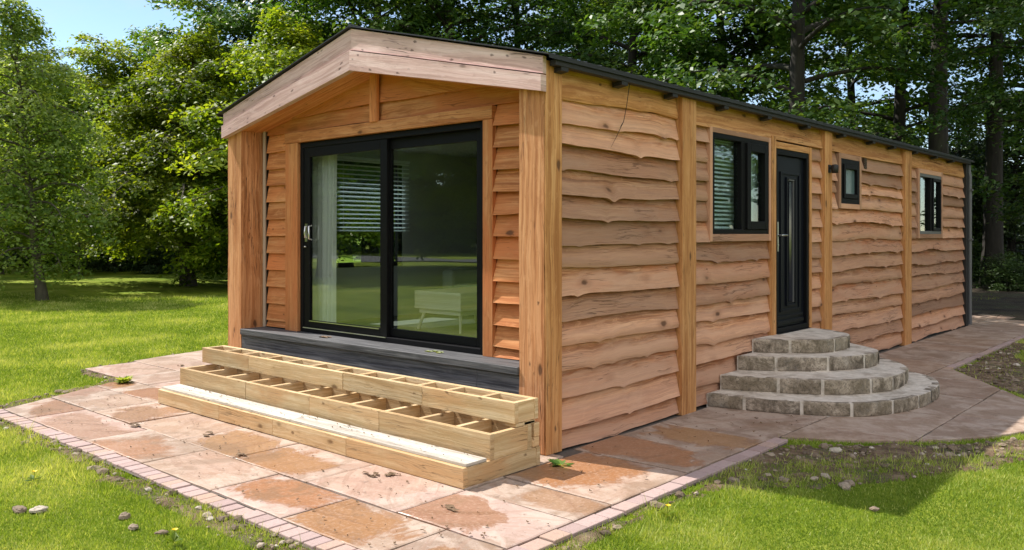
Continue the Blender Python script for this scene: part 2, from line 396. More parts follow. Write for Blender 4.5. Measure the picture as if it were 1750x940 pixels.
# lawn base
t = NT('mown_lawn'); p = t.pos()
n1 = t.noise(p, .55, 6, .6, .3); n2 = t.noise(p, 3.5, 6, .7); n3 = t.noise(p, 38, 5, .7)
c = t.ramp(n1, [(.38, (.15, .215, .014)), (.5, (.225, .29, .022)), (.62, (.31, .35, .05))])
c = t.mix(t.math('MULTIPLY', t.step(n2, .45, .7), .5), c, (.11, .19, .010))
c = t.mix(t.math('MULTIPLY', t.step(n3, .45, .75), .5), c, (.07, .13, .008))
c = t.mix(t.math('MULTIPLY', t.step(t.noise(p, 1.3, 6, .7), .6, .75), .35), c, (.24, .24, .06))
lw = t.bsdf(Base_Color=c, Roughness=.9, Normal=t.bump(t.math('ADD', n2, n3), .9, .05)); M['lawn'] = t.m
lw.inputs['Specular IOR Level'].default_value = .15
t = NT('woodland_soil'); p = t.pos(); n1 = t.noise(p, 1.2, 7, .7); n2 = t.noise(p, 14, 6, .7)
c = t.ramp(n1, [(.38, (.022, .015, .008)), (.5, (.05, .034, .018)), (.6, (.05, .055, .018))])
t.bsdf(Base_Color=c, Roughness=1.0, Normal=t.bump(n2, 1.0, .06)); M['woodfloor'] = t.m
M['road'] = m_plain('asphalt', (.10, .10, .105), .85, noise_amt=.3, bump=.3, scale=12)
M['grass'] = m_leaf('grass_blades', (.115, .195, .02), (.26, .35, .055), (.52, .54, .20), trans=.42, rough=.5, spec=.15)
M['leaf_light'] = m_leaf('leaf_birch', (.10, .18, .035), (.19, .28, .065), (.32, .40, .13), trans=.58)
M['leaf_yel'] = m_leaf('leaf_beech', (.08, .15, .012), (.18, .26, .018), (.31, .36, .035), trans=.58)
M['leaf_mid'] = m_leaf('leaf_sycamore', (.045, .12, .02), (.11, .22, .036), (.24, .34, .08), trans=.45, spec=.45)
M['leaf_wood'] = m_leaf('leaf_wood', (.028, .075, .014), (.062, .13, .024), (.14, .21, .05), trans=.38, spec=.4)
M['leaf_dark'] = m_leaf('leaf_holly_green', (.018, .04, .010), (.035, .07, .014), (.065, .105, .02), trans=.25, spec=.45)
M['leaf_pale'] = m_leaf('leaf_pale_hedge', (.13, .18, .05), (.22, .26, .08), (.34, .37, .15), trans=.4)
M['bark'] = m_bark('grey_bark', (.045, .038, .028), (.14, .12, .092))
M['bark_dark'] = m_bark('dark_bark', (.012, .010, .008), (.038, .032, .025))
M['fence'] = m_wood('dark_fence', (.035, .026, .018), (.02, .015, .01), (.05, .038, .028), knots=0, vary=.3)
M['yellow'] = m_plain('yellow_petal', (.85, .55, .01), .6)
M['deadleaf'] = m_plain('dead_leaf', (.13, .075, .035), .8, noise_amt=.6, scale=30)

# ------------------------------------------------------------------ camera frame (level camera, 1.7 m above the paving)
CX, CY, CZ = 4.102, -4.991, 1.70
AN = R_(41.6)
FW = Vector((-math.sin(AN), math.cos(AN), 0)); RT = Vector((math.cos(AN), math.sin(AN), 0))
cam_d = bpy.data.cameras.new('camera'); cam = bpy.data.objects.new('camera', cam_d); COL.objects.link(cam)
cam.location = (CX, CY, CZ); cam.rotation_euler = (R_(90), 0, AN)
cam_d.sensor_width = 36; cam_d.lens = 29.685; cam_d.shift_y = -.04; cam_d.clip_end = 3000; cam_d.clip_start = .05
SC.camera = cam
def ground_at(bearing, dist):
    """point on the ground seen at a bearing (tangent of the angle right of the view) and depth"""
    k = (bearing - 875) / 1443.0
    return (CX + (FW.x + RT.x * k) * dist, CY + (FW.y + RT.y * k) * dist)
def gz(x, y):
    x = np.asarray(x, float); y = np.asarray(y, float)
    d = np.hypot(x + 2, y - 4); s = np.clip((d - 11) / 12, 0, 1); s = s * s * (3 - 2 * s)
    return s * (.14 * np.sin(x * .23 + 1.0) * np.cos(y * .19) + .10 * np.sin(x * .11 - y * .13 + .6) + .05 * np.sin(x * .53 + y * .41))
def gzf(x, y): return float(gz(x, y))

# ------------------------------------------------------------------ world and sun
SUNV = Vector((-2.34, -.52, 3.06)).normalized()
el = math.asin(SUNV.z); az = math.atan2(SUNV.x, SUNV.y)
W = bpy.data.worlds.new('World'); SC.world = W; W.use_nodes = True
wt = W.node_tree; wt.nodes.clear()
wo = wt.nodes.new('ShaderNodeOutputWorld'); bg = wt.nodes.new('ShaderNodeBackground')
sky = wt.nodes.new('ShaderNodeTexSky'); sky.sky_type = 'NISHITA'; sky.sun_disc = False
sky.sun_elevation = el; sky.sun_rotation = az; sky.air_density = .9; sky.dust_density = .05; sky.ozone_density = 1.3
tc = wt.nodes.new('ShaderNodeTexCoord'); mp = wt.nodes.new('ShaderNodeVectorMath'); mp.operation = 'MULTIPLY'; mp.inputs[1].default_value = (1.0, 1.6, 3.2)
nz = wt.nodes.new('ShaderNodeTexNoise'); nz.inputs['Scale'].default_value = 2.6; nz.inputs['Detail'].default_value = 7; nz.inputs['Roughness'].default_value = .6; nz.inputs['Distortion'].default_value = .6
rp = wt.nodes.new('ShaderNodeValToRGB'); rp.color_ramp.elements[0].position = .42; rp.color_ramp.elements[0].color = (0, 0, 0, 1); rp.color_ramp.elements[1].position = .78; rp.color_ramp.elements[1].color = (.75, .75, .75, 1)
mx = wt.nodes.new('ShaderNodeMix'); mx.data_type = 'RGBA'; mx.inputs[7].default_value = (4.2, 4.4, 4.8, 1)
L = wt.links.new
L(tc.outputs['Generated'], mp.inputs[0]); L(mp.outputs[0], nz.inputs['Vector']); L(nz.outputs['Fac'], rp.inputs[0])
# bright cloud added in the unseen south-eastern sky as fill light; only wisps elsewhere
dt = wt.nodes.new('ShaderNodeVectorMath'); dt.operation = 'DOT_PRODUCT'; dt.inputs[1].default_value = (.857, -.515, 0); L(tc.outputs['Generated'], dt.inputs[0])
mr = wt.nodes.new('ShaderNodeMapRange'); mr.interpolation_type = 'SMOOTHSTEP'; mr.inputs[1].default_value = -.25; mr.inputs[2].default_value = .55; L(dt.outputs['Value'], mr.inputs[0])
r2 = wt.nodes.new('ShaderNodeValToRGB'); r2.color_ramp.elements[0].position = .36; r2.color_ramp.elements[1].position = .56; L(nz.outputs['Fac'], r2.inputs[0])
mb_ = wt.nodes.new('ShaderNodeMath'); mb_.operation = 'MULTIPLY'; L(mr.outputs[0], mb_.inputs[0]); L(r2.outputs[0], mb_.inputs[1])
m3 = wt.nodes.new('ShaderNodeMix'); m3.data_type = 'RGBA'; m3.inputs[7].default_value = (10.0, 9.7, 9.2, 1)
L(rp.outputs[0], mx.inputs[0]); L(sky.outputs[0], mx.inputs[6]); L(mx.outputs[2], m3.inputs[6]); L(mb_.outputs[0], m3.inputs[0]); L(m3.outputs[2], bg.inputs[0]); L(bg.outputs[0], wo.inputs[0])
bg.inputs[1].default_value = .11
sd = bpy.data.lights.new('sun', 'SUN'); sd.energy = 4.1; sd.angle = R_(.53); sd.color = (1.0, .945, .86)
so = bpy.data.objects.new('sun', sd); COL.objects.link(so); so.location = (-20, -5, 30)
so.rotation_euler = SUNV.to_track_quat('Z', 'Y').to_euler()
SC.view_settings.view_transform = 'Standard'; SC.view_settings.look = 'None'; SC.view_settings.gamma = 1; SC.view_settings.exposure = .86
SC.view_settings.use_curve_mapping = False
SC.cycles.max_bounces = 10; SC.cycles.diffuse_bounces = 4; SC.cycles.glossy_bounces = 4; SC.cycles.transparent_max_bounces = 12; SC.cycles.transmission_bounces = 4
SC.cycles.use_denoising = True; SC.cycles.caustics_reflective = False; SC.cycles.caustics_refractive = False
SC.cycles.sample_clamp_indirect = 6

#@@CABIN
# ================================================================== THE CABIN
cabin = empty('timber_cabin')
tag(cabin, 'long single storey cabin clad in wavy edged timber boards with black doors and windows', 'cabin')

def wave_fn(seed, amp, notch):
    rr = random.Random(seed)
    ph = [rr.uniform(0, 6.28) for _ in range(4)]; fr = [rr.uniform(.35, .9), rr.uniform(1.0, 1.9), rr.uniform(2.5, 4.5), rr.uniform(8, 13)]
    am = [amp * .9, amp * .55, amp * .22, amp * .10]
    nt = [(rr.uniform(0, 3.4), rr.uniform(.012, .034), rr.uniform(.05, .13)) for _ in range(rr.choice((0, 1, 2, 3, 4)) if notch else 0)]
    def f(s):
        v = sum(a * math.sin(q * s * 2 + p) for a, q, p in zip(am, fr, ph))
        for c, d, w in nt:
            v -= d * math.exp(-abs(s - c) / (w * .55))
        return v
    return f

def plank(mb, tf, s0, s1, zt_in, zb, dt, db, seed, amp=.008, notch=True, tilt=0.0, sref=0.0, thick=.022, barkband=None):
    """one lapped board; tf(s, h, d) -> world; dt/db = how far the upper/lower edge stands out"""
    rr = random.Random(seed * 7 + 3)
    col = (rr.random(), rr.random(), rr.random())
    f = wave_fn(seed, amp, notch)
    ztf = zt_in if callable(zt_in) else (lambda s: zt_in)
    zt = ztf((s0 + s1) / 2)
    n = max(2, int((s1 - s0) / .035)); rows = 7
    if barkband is None: barkband = rr.random() < .45
    P = []; UV = []
    for k in range(rows):
        q = k / (rows - 1); rp_ = []; ru = []
        for i in range(n + 1):
            s = s0 + (s1 - s0) * i / n; lo = zb + f(s - sref) + tilt * (s - (s0 + s1) / 2)
            zt = ztf(s); lo = min(lo, zt - .01); h = zt + (lo - zt) * q
            d = dt + (db - dt) * q + .004 * mnoise.noise(Vector((s * 2.2 + seed, q * 3, seed * 1.7))) + .0025 * mnoise.noise(Vector((s * 9 + seed, q * 5, seed)))
            if barkband and k == rows - 1: d -= .016
            rp_.append(tf(s, h, d)); ru.append((s, q * (zt - zb)))
        P.append(rp_); UV.append(ru)
    if barkband:      # bevelled natural edge
        for i in range(n + 1):
            s = s0 + (s1 - s0) * i / n; lo = zb + f(s - sref) + tilt * (s - (s0 + s1) / 2)
            zt = ztf(s); q = (zt - lo - .028) / (zt - lo)
            d = dt + (db - dt) * q
            P[rows - 2][i] = tf(s, zt + (lo - zt) * q, d)
    mb.grid(P, UV, col, 0, True)
    last = P[-1]
    under = []; uu = []
    for i in range(n + 1):
        s = s0 + (s1 - s0) * i / n; lo = zb + f(s - sref) + tilt * (s - (s0 + s1) / 2)
        under.append(tf(s, lo + .004, db - thick - .03)); uu.append((s, .4))
    mb.grid([last, under], [UV[-1], uu], col, 0, False)
    for i, fl in ((0, False), (n, True)):  # board ends
        zt = ztf(s0 if i == 0 else s1)
        col_pts = [P[k][i] for k in range(rows)]
        s = s0 if i == 0 else s1
        back = [tf(s, zt, dt - .02), under[i]]
        poly = col_pts + [back[1], back[0]]
        mb.face(poly if fl else poly[::-1], [(.1 * j, .02) for j in range(len(poly))], col, 0)

side_tf = lambda s, h, d: (d, s, h)               # s = along +Y, faces +X
front_tf = lambda s, h, d: (s, .30 - d, h)        # s = along +X, faces -Y

def wall_cells(mb, tf3, smin, smax, hmin, hmax, t, holes, col=(.5, .5, .5), mi=0):
    """solid wall slab of thickness t with rectangular holes; tf3(s,h,d) d from 0 (outside) to -t"""
    ss = sorted({smin, smax, *[q for h in holes for q in h[:2]]}); hs = sorted({hmin, hmax, *[q for h in holes for q in h[2:]]})
    def solid(i, j):
        if i < 0 or j < 0 or i >= len(ss) - 1 or j >= len(hs) - 1: return False
        a = (ss[i] + ss[i + 1]) / 2; b = (hs[j] + hs[j + 1]) / 2
        return not any(h[0] < a < h[1] and h[2] < b < h[3] for h in holes)
    for i in range(len(ss) - 1):
        for j in range(len(hs) - 1):
            if not solid(i, j): continue
            a, b, c, d = ss[i], ss[i + 1], hs[j], hs[j + 1]
            mb.face([tf3(a, c, 0), tf3(b, c, 0), tf3(b, d, 0), tf3(a, d, 0)], [(a, c), (b, c), (b, d), (a, d)], col, 1)
            mb.face([tf3(a, c, -t), tf3(a, d, -t), tf3(b, d, -t), tf3(b, c, -t)], [(a, c), (a, d), (b, d), (b, c)], col, mi)
            if not solid(i - 1, j): mb.face([tf3(a, c, 0), tf3(a, d, 0), tf3(a, d, -t), tf3(a, c, -t)], None, col, mi)
            if not solid(i + 1, j): mb.face([tf3(b, c, 0), tf3(b, c, -t), tf3(b, d, -t), tf3(b, d, 0)], None, col, mi)
            if not solid(i, j - 1): mb.face([tf3(a, c, 0), tf3(a, c, -t), tf3(b, c, -t), tf3(b, c, 0)], None, col, mi)
            if not solid(i, j + 1): mb.face([tf3(a, d, 0), tf3(b, d, 0), tf3(b, d, -t), tf3(a, d, -t)], None, col, mi)

CL = 12.22   # cabin length
W1 = (2.63, 3.92, 1.70, 2.72); DR = (4.09, 5.04, .57, 2.67); W2 = (6.07, 6.75, 2.10, 2.69); W3 = (9.45, 10.68, 1.70, 2.68)
PD = (-3.62, -.89, .66, 2.675)
LW = (1.25, 2.45, 1.28, 2.62)     # window in the far long wall, seen through the patio door
ANGLE_APEX = -2.314
def roof_under(x): return 3.50 - .235 * abs(x - ANGLE_APEX)

# wall shells
mb = MB(); wall_cells(mb, lambda s, h, d: (-.092 + d, s, h), .205, CL, .08, 2.98, .10, [W1, DR, W2, W3])
mb.build('wall', [M['mesh_w'], M['blackwood']], cabin)
mb = MB(); wall_cells(mb, lambda s, h, d: (-4.545 - d, CL + .42 - s, h), .42, CL, .08, 2.98, .10, [(CL + .42 - LW[1], CL + .42 - LW[0], LW[2], LW[3])])
mb.build('wall', [M['mesh_w'], M['blackwood']], cabin)
mb = MB(); wall_cells(mb, lambda s, h, d: (s, .318 - d, h), -4.54, -.11, .20, 2.86, .10, [(PD[0], PD[1], .55, PD[3])])
mb.build('wall', [M['mesh_w'], M['blackwood']], cabin)
mb = MB(); mb.box((-4.55, CL - .12, .08), (-.05, CL - .02, 2.98)); mb.build('wall', M['side'], cabin)
mb = MB(); mb.box((-4.44, 4.02, .62), (-.16, 4.10, 2.80)); mb.build('partition_wall', M['mesh_w'], cabin)
mb = MB(); mb.box((-4.44, .43, .55), (-.16, CL - .13, .62)); mb.build('floor', M['floor_in'], cabin)
mb = MB(); mb.box((-4.44, .43, 2.80), (-.16, CL - .13, 2.84)); mb.build('ceiling', M['mesh_w'], cabin)
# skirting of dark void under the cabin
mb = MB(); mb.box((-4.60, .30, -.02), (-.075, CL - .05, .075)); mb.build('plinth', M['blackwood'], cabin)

# ---- side cladding, one part per bay between the battens
E1 = [3.06, 2.77, 2.58, 2.40, 2.21, 2.01, 1.82, 1.62, 1.43, 1.22, 1.01, .82, .61, .41, .165, .015]
def rows_between(z1, z0, n, rr):
    e = [z1 + (z0 - z1) * i / n for i in range(n + 1)]
    return [e[0]] + [z + rr.uniform(-.018, .018) for z in e[1:-1]] + [e[-1]]
def bay(mb, y0, y1, edges, seed, amp=.011, notch=True):
    for i in range(len(edges) - 1):
        zt = edges[i] + (.03 if edges[i] < 2.95 else 0); zb = edges[i + 1]
        plank(mb, side_tf, y0, y1, zt, zb, -.050, .003 + .008 * math.sin(seed + i * 2.3), seed * 100 + i, amp=amp if i else amp * 1.3,
              notch=notch, tilt=random.uniform(-.006, .006), sref=y0)
rr = random.Random(5)
mb = MB(); bay(mb, .205, 2.0, E1[:2], 11, .017); mb.build('frieze_board', M['gold'], cabin)
mb = MB(); bay(mb, .205, 2.0, [E1[1] + .0] + E1[2:], 12, .012); mb.build('cladding', M['side'], cabin)
mb = MB(); bay(mb, 2.27, 5.46, [3.05, 2.762], 21, .002, False); mb.build('frieze_board', M['gold'], cabin)
mb = MB()
bay(mb, 2.27, 2.585, rows_between(2.80, 1.62, 6, rr), 22, .004, False)
bay(mb, 2.27, 4.0, rows_between(1.62, .015, 8, rr), 23, .012)
bay(mb, 5.10, 5.46, rows_between(2.80, .015, 14, rr), 24, .006, True)
bay(mb, 4.0, 5.10, [.50, .25, .015], 25)
mb.build('cladding', M['side'], cabin)
mb = MB(); bay(mb, 5.71, 8.64, [3.05, 2.76], 31, .003, False); mb.build('frieze_board', M['gold'], cabin)
mb = MB()
bay(mb, 5.71, 5.97, rows_between(2.78, 2.03, 4, rr), 32, .005, False)
bay(mb, 6.84, 8.64, rows_between(2.78, 2.03, 4, rr), 33, .012)
bay(mb, 5.71, 8.64, rows_between(2.03, .015, 10, rr), 34, .016)
mb.build('cladding', M['side'], cabin)
mb = MB(); bay(mb, 8.96, CL, [3.05, 2.745], 41, .003, False); mb.build('frieze_board', M['gold'], cabin)
mb = MB()
bay(mb, 8.96, 9.35, rows_between(2.76, 1.63, 6, rr), 42, .005, False)
bay(mb, 10.80, CL, rows_between(2.76, 1.63, 6, rr), 43, .007)
bay(mb, 8.96, CL, rows_between(1.63, .015, 8, rr), 44, .018)
mb.build('cladding', M['side'], cabin)
for y0, y1, zb in ((2.005, 2.265, -.01), (5.465, 5.705, -.01), (8.645, 8.955, -.01)):
    mb = MB()
    for k in range(14):
        pass
    mb.box((-.09, y0, zb), (.034, y1, 3.03), axis=2); mb.build('batten', M['gold'], cabin, bevel=.006)
# ground-line rail
mb = MB(); mb.box((-.085, .21, -.035), (-.05, CL, .03), axis=1); mb.build('base_rail', M['blackwood'], cabin)

# ---- corner posts
def lumpy_post(name, x0, x1, y0, y1, z0, z1, mat, seed):
    mb = MB(); rr = random.Random(seed); n = 26
    P = []; UV = []; per = []
    cs = [(x0, y0), (x1, y0), (x1, y1), (x0, y1)]
    for c in range(4):
        a = cs[c]; b = cs[(c + 1) % 4]
        col = (rr.uniform(.3, .8), rr.random(), rr.random()); P = []; UV = []
        for i in range(n + 1):
            z = z0 + (z1 - z0) * i / n; row = []; ru = []
            for j in range(4):
                q = j / 3; x = a[0] + (b[0] - a[0]) * q; y = a[1] + (b[1] - a[1]) * q
                w = .004 * mnoise.noise(Vector((x * 9 + seed, y * 9, z * 2.2)))
                row.append((x + w, y + w, z)); ru.append((z, q * math.dist(a, b) + c * .7))
            P.append(row); UV.append(ru)
        mb.grid(P, UV, col, 0, True, flip=True)
    mb.face([(x, y, z1) for x, y in cs], None); mb.face([(x, y, z0) for x, y in cs[::-1]], None)
    o = mb.build(name, mat, cabin)
    return o
lumpy_post('corner_post', -.255, -.003, 0.0, .200, .01, 2.93, M['post'], 3)
lumpy_post('corner_post', -4.605, -4.333, 0.0, .285, .01, 2.93, M['post'], 9)
# outer side board of the right corner (shows as the second face)
mb = MB(); mb.box((-.001, .004, .005), (.016, .200, 3.03), axis=2); mb.build('corner_board', M['gold'], cabin, bevel=.003)

# ---- roof fascia, soffit, roof
XR, XL, XA = .023, -4.63, ANGLE_APEX
def quad_board(name, xa, xb, za0, za1, zb0, zb1, y0, y1, mat):
    """sloping fascia board between xa and xb; z from za0..za1 at xa, zb0..zb1 at xb"""
    mb = MB(); col = (random.random(), random.random(), random.random()); L = abs(xb - xa); n = 40
    P = [[], []]; U = [[], []]
    F = []; UVF = []
    for i in range(n + 1):
        q = i / n; x = xa + (xb - xa) * q; lo = za0 + (zb0 - za0) * q; hi = za1 + (zb1 - za1) * q
        F.append((x, lo, hi)); 
    for y, fl in ((y0, False), (y1, True)):
        g = [[(x, y, lo) for x, lo, hi in F], [(x, y, hi) for x, lo, hi in F]]
        u = [[(x, lo) for x, lo, hi in F], [(x, lo + (hi - lo)) for x, lo, hi in F]]
        u = [[(x - xa, 0) for x, lo, hi in F], [(x - xa, hi - lo) for x, lo, hi in F]]
        mb.grid(g, u, col, 0, False, flip=(fl == (xb > xa)))
    for e in (0, 1):
        g = [[(x, y0, (lo, hi)[e]) for x, lo, hi in F], [(x, y1, (lo, hi)[e]) for x, lo, hi in F]]
        u = [[(x - xa, .3) for x, lo, hi in F], [(x - xa, .33) for x, lo, hi in F]]
        mb.grid(g, u, col, 0, False, flip=(e == 0) == (xb > xa))
    for x, lo, hi in (F[0], F[-1]):
        mb.face([(x, y0, lo), (x, y1, lo), (x, y1, hi), (x, y0, hi)], [(0, 0), (.02, 0), (.02, .15), (0, .15)], col)
    return mb.build(name, mat, cabin)
quad_board('fascia_board', XA, XR, 3.436, 3.634, 2.921, 3.055, -.046, -.004, M['fascia'])
quad_board('fascia_board', XA, XR, 3.240, 3.426, 2.785, 2.911, -.070, -.004, M['fascia'])
quad_board('fascia_board', XA - .001, XL, 3.436, 3.634, 2.921, 3.050, -.046, -.004, M['fascia'])
quad_board('fascia_board', XA - .001, XL, 3.240, 3.426, 2.775, 2.911, -.070, -.004, M['fascia'])
# soffit boards following the fascia's lower edge
for xa, xb, zb in ((XA, -.01, 2.795), (XA - .002, -4.60, 2.785)):
    mb = MB(); z0 = 3.250
    sx = (xb - xa)
    for k in range(1):
        y0, y1 = -.002, .296
        pts = [(xa, y0, z0), (xb, y0, zb), (xb, y1, zb), (xa, y1, z0)]
        top = [(x, y, z + .03) for x, y, z in pts]
        uv = [(0, y0), (abs(sx), y0), (abs(sx), y1), (0, y1)]
        if xb > xa: pts_o = pts[::-1]; uvo = uv[::-1]
        else: pts_o = pts; uvo = uv
        mb.face(pts_o, uvo, (.7, .4, .3)); mb.face(top if xb > xa else top[::-1], uv, (.7, .4, .3))
    mb.build('soffit', M['front'], cabin)
# roof sheets, shallow box profile ribs running down the slope
def roof_sheet(sgn):
    mb = MB(); P = []; UV = []; xe = XR + .085 if sgn > 0 else XL - .085
    ze = 3.072
    ys = []; y = -.075
    while y < CL + .12:
        for o, h in ((0, 0), (.07, 0), (.085, .02), (.115, .02), (.13, 0)):
            ys.append((y + o, h))
        y += .2
    for k in range(3):
        q = k / 2; x = XA + (xe - XA) * q; z = 3.648 + (3.048 - 3.648) * q
        P.append([(x, yy, z + .012 + h * .25) for yy, h in ys]); UV.append([(x, yy) for yy, h in ys])
    mb.grid(P, UV, (.5, .5, .5), 0, False, flip=(sgn < 0))
    # underside
    P2 = [[(a[0], a[1], a[2] - .012) for a in r] for r in [[(r[0][0], -.075, r[0][2]), (r[0][0], CL + .12, r[0][2])] for r in P]]
    mb.grid(P2, [[(0, 0), (1, 0)]] * 3, (.5, .5, .5), 0, False, flip=(sgn > 0))
    mb.face([P[-1][0], P[-1][-1], (P[-1][-1][0], P[-1][-1][1], P[-1][-1][2] - .035), (P[-1][0][0], P[-1][0][1], P[-1][0][2] - .035)])
    f0 = [r[0] for r in P]; mb.face(f0 + [(p[0], p[1], p[2] - .010) for p in f0[::-1]])
    f1 = [r[-1] for r in P]; mb.face(f1 + [(p[0], p[1], p[2] - .02) for p in f1[::-1]])
    return mb.build('roof', M['roof'], cabin)
roof = roof_sheet(1); roof_sheet(-1)
mb = MB(); mb.tube([(XA, -.07, 3.655), (XA, CL + .1, 3.655)], .022, 8); mb.build('ridge_cap', M['roof'], roof)
mb = MB(); mb.box((.030, .03, 2.985), (.092, CL + .06, 3.032), axis=1); mb.build('eaves_board', M['blackwood'], roof, bevel=.004)
for y in (.10, .92, 1.74, 2.73, 3.73, 4.80, 5.95, 7.05, 7.95, 9.0, 10.1, 11.1):
    mb = MB()
    mb.face([(-.01, y, 2.942), (.088, y, 2.955), (.088, y, 2.984), (-.01, y, 2.984)]); mb.face([(-.01, y + .09, 2.984), (.088, y + .09, 2.984), (.088, y + .09, 2.955), (-.01, y + .09, 2.942)])
    mb.face([(-.01, y, 2.942), (-.01, y + .09, 2.942), (.088, y + .09, 2.955), (.088, y, 2.955)]); mb.face([(.088, y, 2.955), (.088, y + .09, 2.955), (.088, y + .09, 2.984), (.088, y, 2.984)])
    mb.build('rafter_end', M['blackwood'], roof)

# ---- recessed front: lap boards, trims, gable
mb = MB()
fr_rows = [2.80 - .187 * i for i in range(12)] + [.665]
for i in range(len(fr_rows) - 1):
    plank(mb, front_tf, -4.262, -3.852, fr_rows[i] + .02, fr_rows[i + 1], -.012, .030, 500 + i, amp=.004, notch=False, tilt=.01, sref=-4.2, barkband=False)
mb.build('front_cladding', M['front'], cabin)
mb = MB()
for i in range(len(fr_rows) - 1):
    plank(mb, front_tf, -.768, -.262, fr_rows[i] + .02, fr_rows[i + 1], -.014, .052, 600 + i, amp=.005, notch=False, tilt=random.uniform(-.02, .02), sref=-.7, barkband=False)
mb.build('front_cladding', M['front'], cabin)
mb = MB(); plank(mb, front_tf, -4.26, -.262, lambda s: min(3.02, roof_under(s) - .04), 2.80, -.01, .020, 701, amp=.004, notch=False, barkband=False)
plank(mb, front_tf, -4.26, -.262, lambda s: min(3.36, roof_under(s) - .03), 2.965, .0, .034, 702, amp=.011, notch=True, barkband=False)
mb.build('gable_cladding', M['front'], cabin)
mb = MB(); mb.box((-2.38, .222, 2.785), (-2.275, .262, 3.27), axis=2); mb.build('king_post', M['front'], cabin, bevel=.004)
mb = MB(); mb.box((-3.85, .238, 2.680), (-.770, .300, 2.792), axis=0); mb.build('door_lintel', M['front'], cabin, bevel=.004)
mb = MB(); mb.box((-3.85, .246, .655), (-3.625, .300, 2.678), axis=2); mb.build('door_jamb', M['front'], cabin, bevel=.004)
mb = MB(); mb.box((-.885, .246, .655), (-.770, .300, 2.678), axis=2); mb.build('door_jamb', M['front'], cabin, bevel=.004)
mb = MB(); mb.tube([(-4.292, .268, .66), (-4.292, .268, 2.86)], .020, 10); mb.build('corner_bead', m_plain('beige_bead', (.36, .28, .21), .6), cabin)

# dark sill deck between the posts
mb = MB(); mb.box((-4.332, -.016, .592), (-.256, .30, .655), axis=0, col=(.4, .5, .3)); mb.build('door_sill', M['deck'], cabin, bevel=.006)
mb = MB(); mb.box((-4.332, .004, .18), (-.72, .030, .588), axis=0, col=(.6, .5, .7)); mb.box((-.717, .004, .18), (-.256, .030, .588), axis=0, col=(.3, .5, .1))
mb.build('sill_fascia', M['deck'], cabin, bevel=.003)

# ---- patio door
def frame(mb, tf, s0, s1, h0, h1, w, d0, d1, wb=None, wt_=None):
    wb = wb or w; wt_ = wt_ or w
    def bx(a, b, c, d): 
        p = tf(a, c, d0); q = tf(b, d, d1); mb.box(p, q, axis=0, col=(.5, .5, .5))
    bx(s0, s0 + w, h0, h1); bx(s1 - w, s1, h0, h1); bx(s0 + w, s1 - w, h0, h0 + wb); bx(s0 + w, s1 - w, h1 - wt_, h1)
pdoor = MB(); frame(pdoor, front_tf, PD[0], PD[1], .657, PD[3], .055, -.10, .020, wb=.05)
pdoor = pdoor.build('patio_door', M['black'], cabin, bevel=.004)
def sash(name, s0, s1, h0, h1, w, d0, d1, parent, tf, glass, wb=None):
    mb = MB(); frame(mb, tf, s0, s1, h0, h1, w, d0, d1, wb=wb); o = mb.build(name, M['black'], parent, bevel=.004)
    g = MB(); dm = (d0 + d1) / 2; wb = wb or w
    p = tf(s0 + w - .01, h0 + wb - .01, dm - .002); q = tf(s1 - w + .01, h1 - w + .01, dm + .002)
    g.box(p, q); g.build('pane', glass, o)
    return o
ls = sash('sliding_panel', PD[0] + .056, -2.20, .71, PD[3] - .056, .10, -.030, .010, pdoor, front_tf, M['glass'], wb=.075)
rs = sash('fixed_panel', -2.30, PD[1] - .056, .71, PD[3] - .056, .10, -.080, -.040, pdoor, front_tf, M['glass'], wb=.075)
mb = MB()
mb.box((-3.46, .279, .775), (-2.31, .287, .783)); mb.box((-3.56, .270, .700), (-2.2, .279, .708))
mb.build('sill_track', M['steel'], pdoor)
mb = MB()
hx = -3.505
mb.tube([(hx - .01, .288, 1.66), (hx - .01, .27, 1.66), (hx - .01, .262, 1.72), (hx - .01, .27, 1.78), (hx - .01, .288, 1.78)], .008, 8)
mb.tube([(hx + .085, .288, 1.64), (hx + .085, .25, 1.65), (hx + .085, .25, 1.78), (hx + .085, .288, 1.79)], .009, 8)
mb.box((hx - .03, .281, 1.62), (hx + .012, .289, 1.81)); mb.lathe([(0, .0), (.014, .0), (.014, .012), (0, .012)], (hx - .01, .27, 1.56), 10)
mb.build('handle', M['steel'], ls)

# ---- side windows, door
def trim_set(y0, y1, z0, z1, w, name='window_trim', wb=None, skip=()):
    mb = MB(); wb = wb or w
    if 'l' not in skip: mb.box((-.050, y0 - w, z0 - wb), (.012, y0, z1 + w), axis=2)
    if 'r' not in skip: mb.box((-.050, y1, z0 - wb), (.012, y1 + w, z1 + w), axis=2)
    if 'b' not in skip: mb.box((-.050, y0 + .0005, z0 - wb), (.010, y1 - .0005, z0), axis=1)
    mb.box((-.050, y0 + .0005, z1), (.010, y1 - .0005, z1 + w), axis=1)
    return mb.build(name, M['side'], cabin, bevel=.003)
trim_set(W1[0], W1[1], W1[2], W1[3], .05, wb=.075)
trim_set(W2[0], W2[1], W2[2], W2[3], .065)
trim_set(W3[0], W3[1], W3[2], W3[3], .07)
mb = MB(); mb.box((-.05, 3.975, .50), (.020, 4.085, 2.80), axis=2); mb.box((-.05, 5.045, .50), (.016, 5.10, 2.745), axis=2); mb.box((-.05, 4.0855, 2.672), (.012, 5.0445, 2.745), axis=1)
mb.box((-.05, 4.0855, .47), (.018, 5.0445, .565), axis=1); mb.build('door_trim', M['gold'], cabin, bevel=.003)
mb = MB(); frame(mb, side_tf, *W1, .05, -.09, .006); w1 = mb.build('window', M['black'], cabin, bevel=.004)
mb = MB(); p = side_tf(2.675, 1.745, -.05); q = side_tf(3.265, 2.675, -.046); mb.box(p, q); mb.build('pane', M['glass2'], w1)
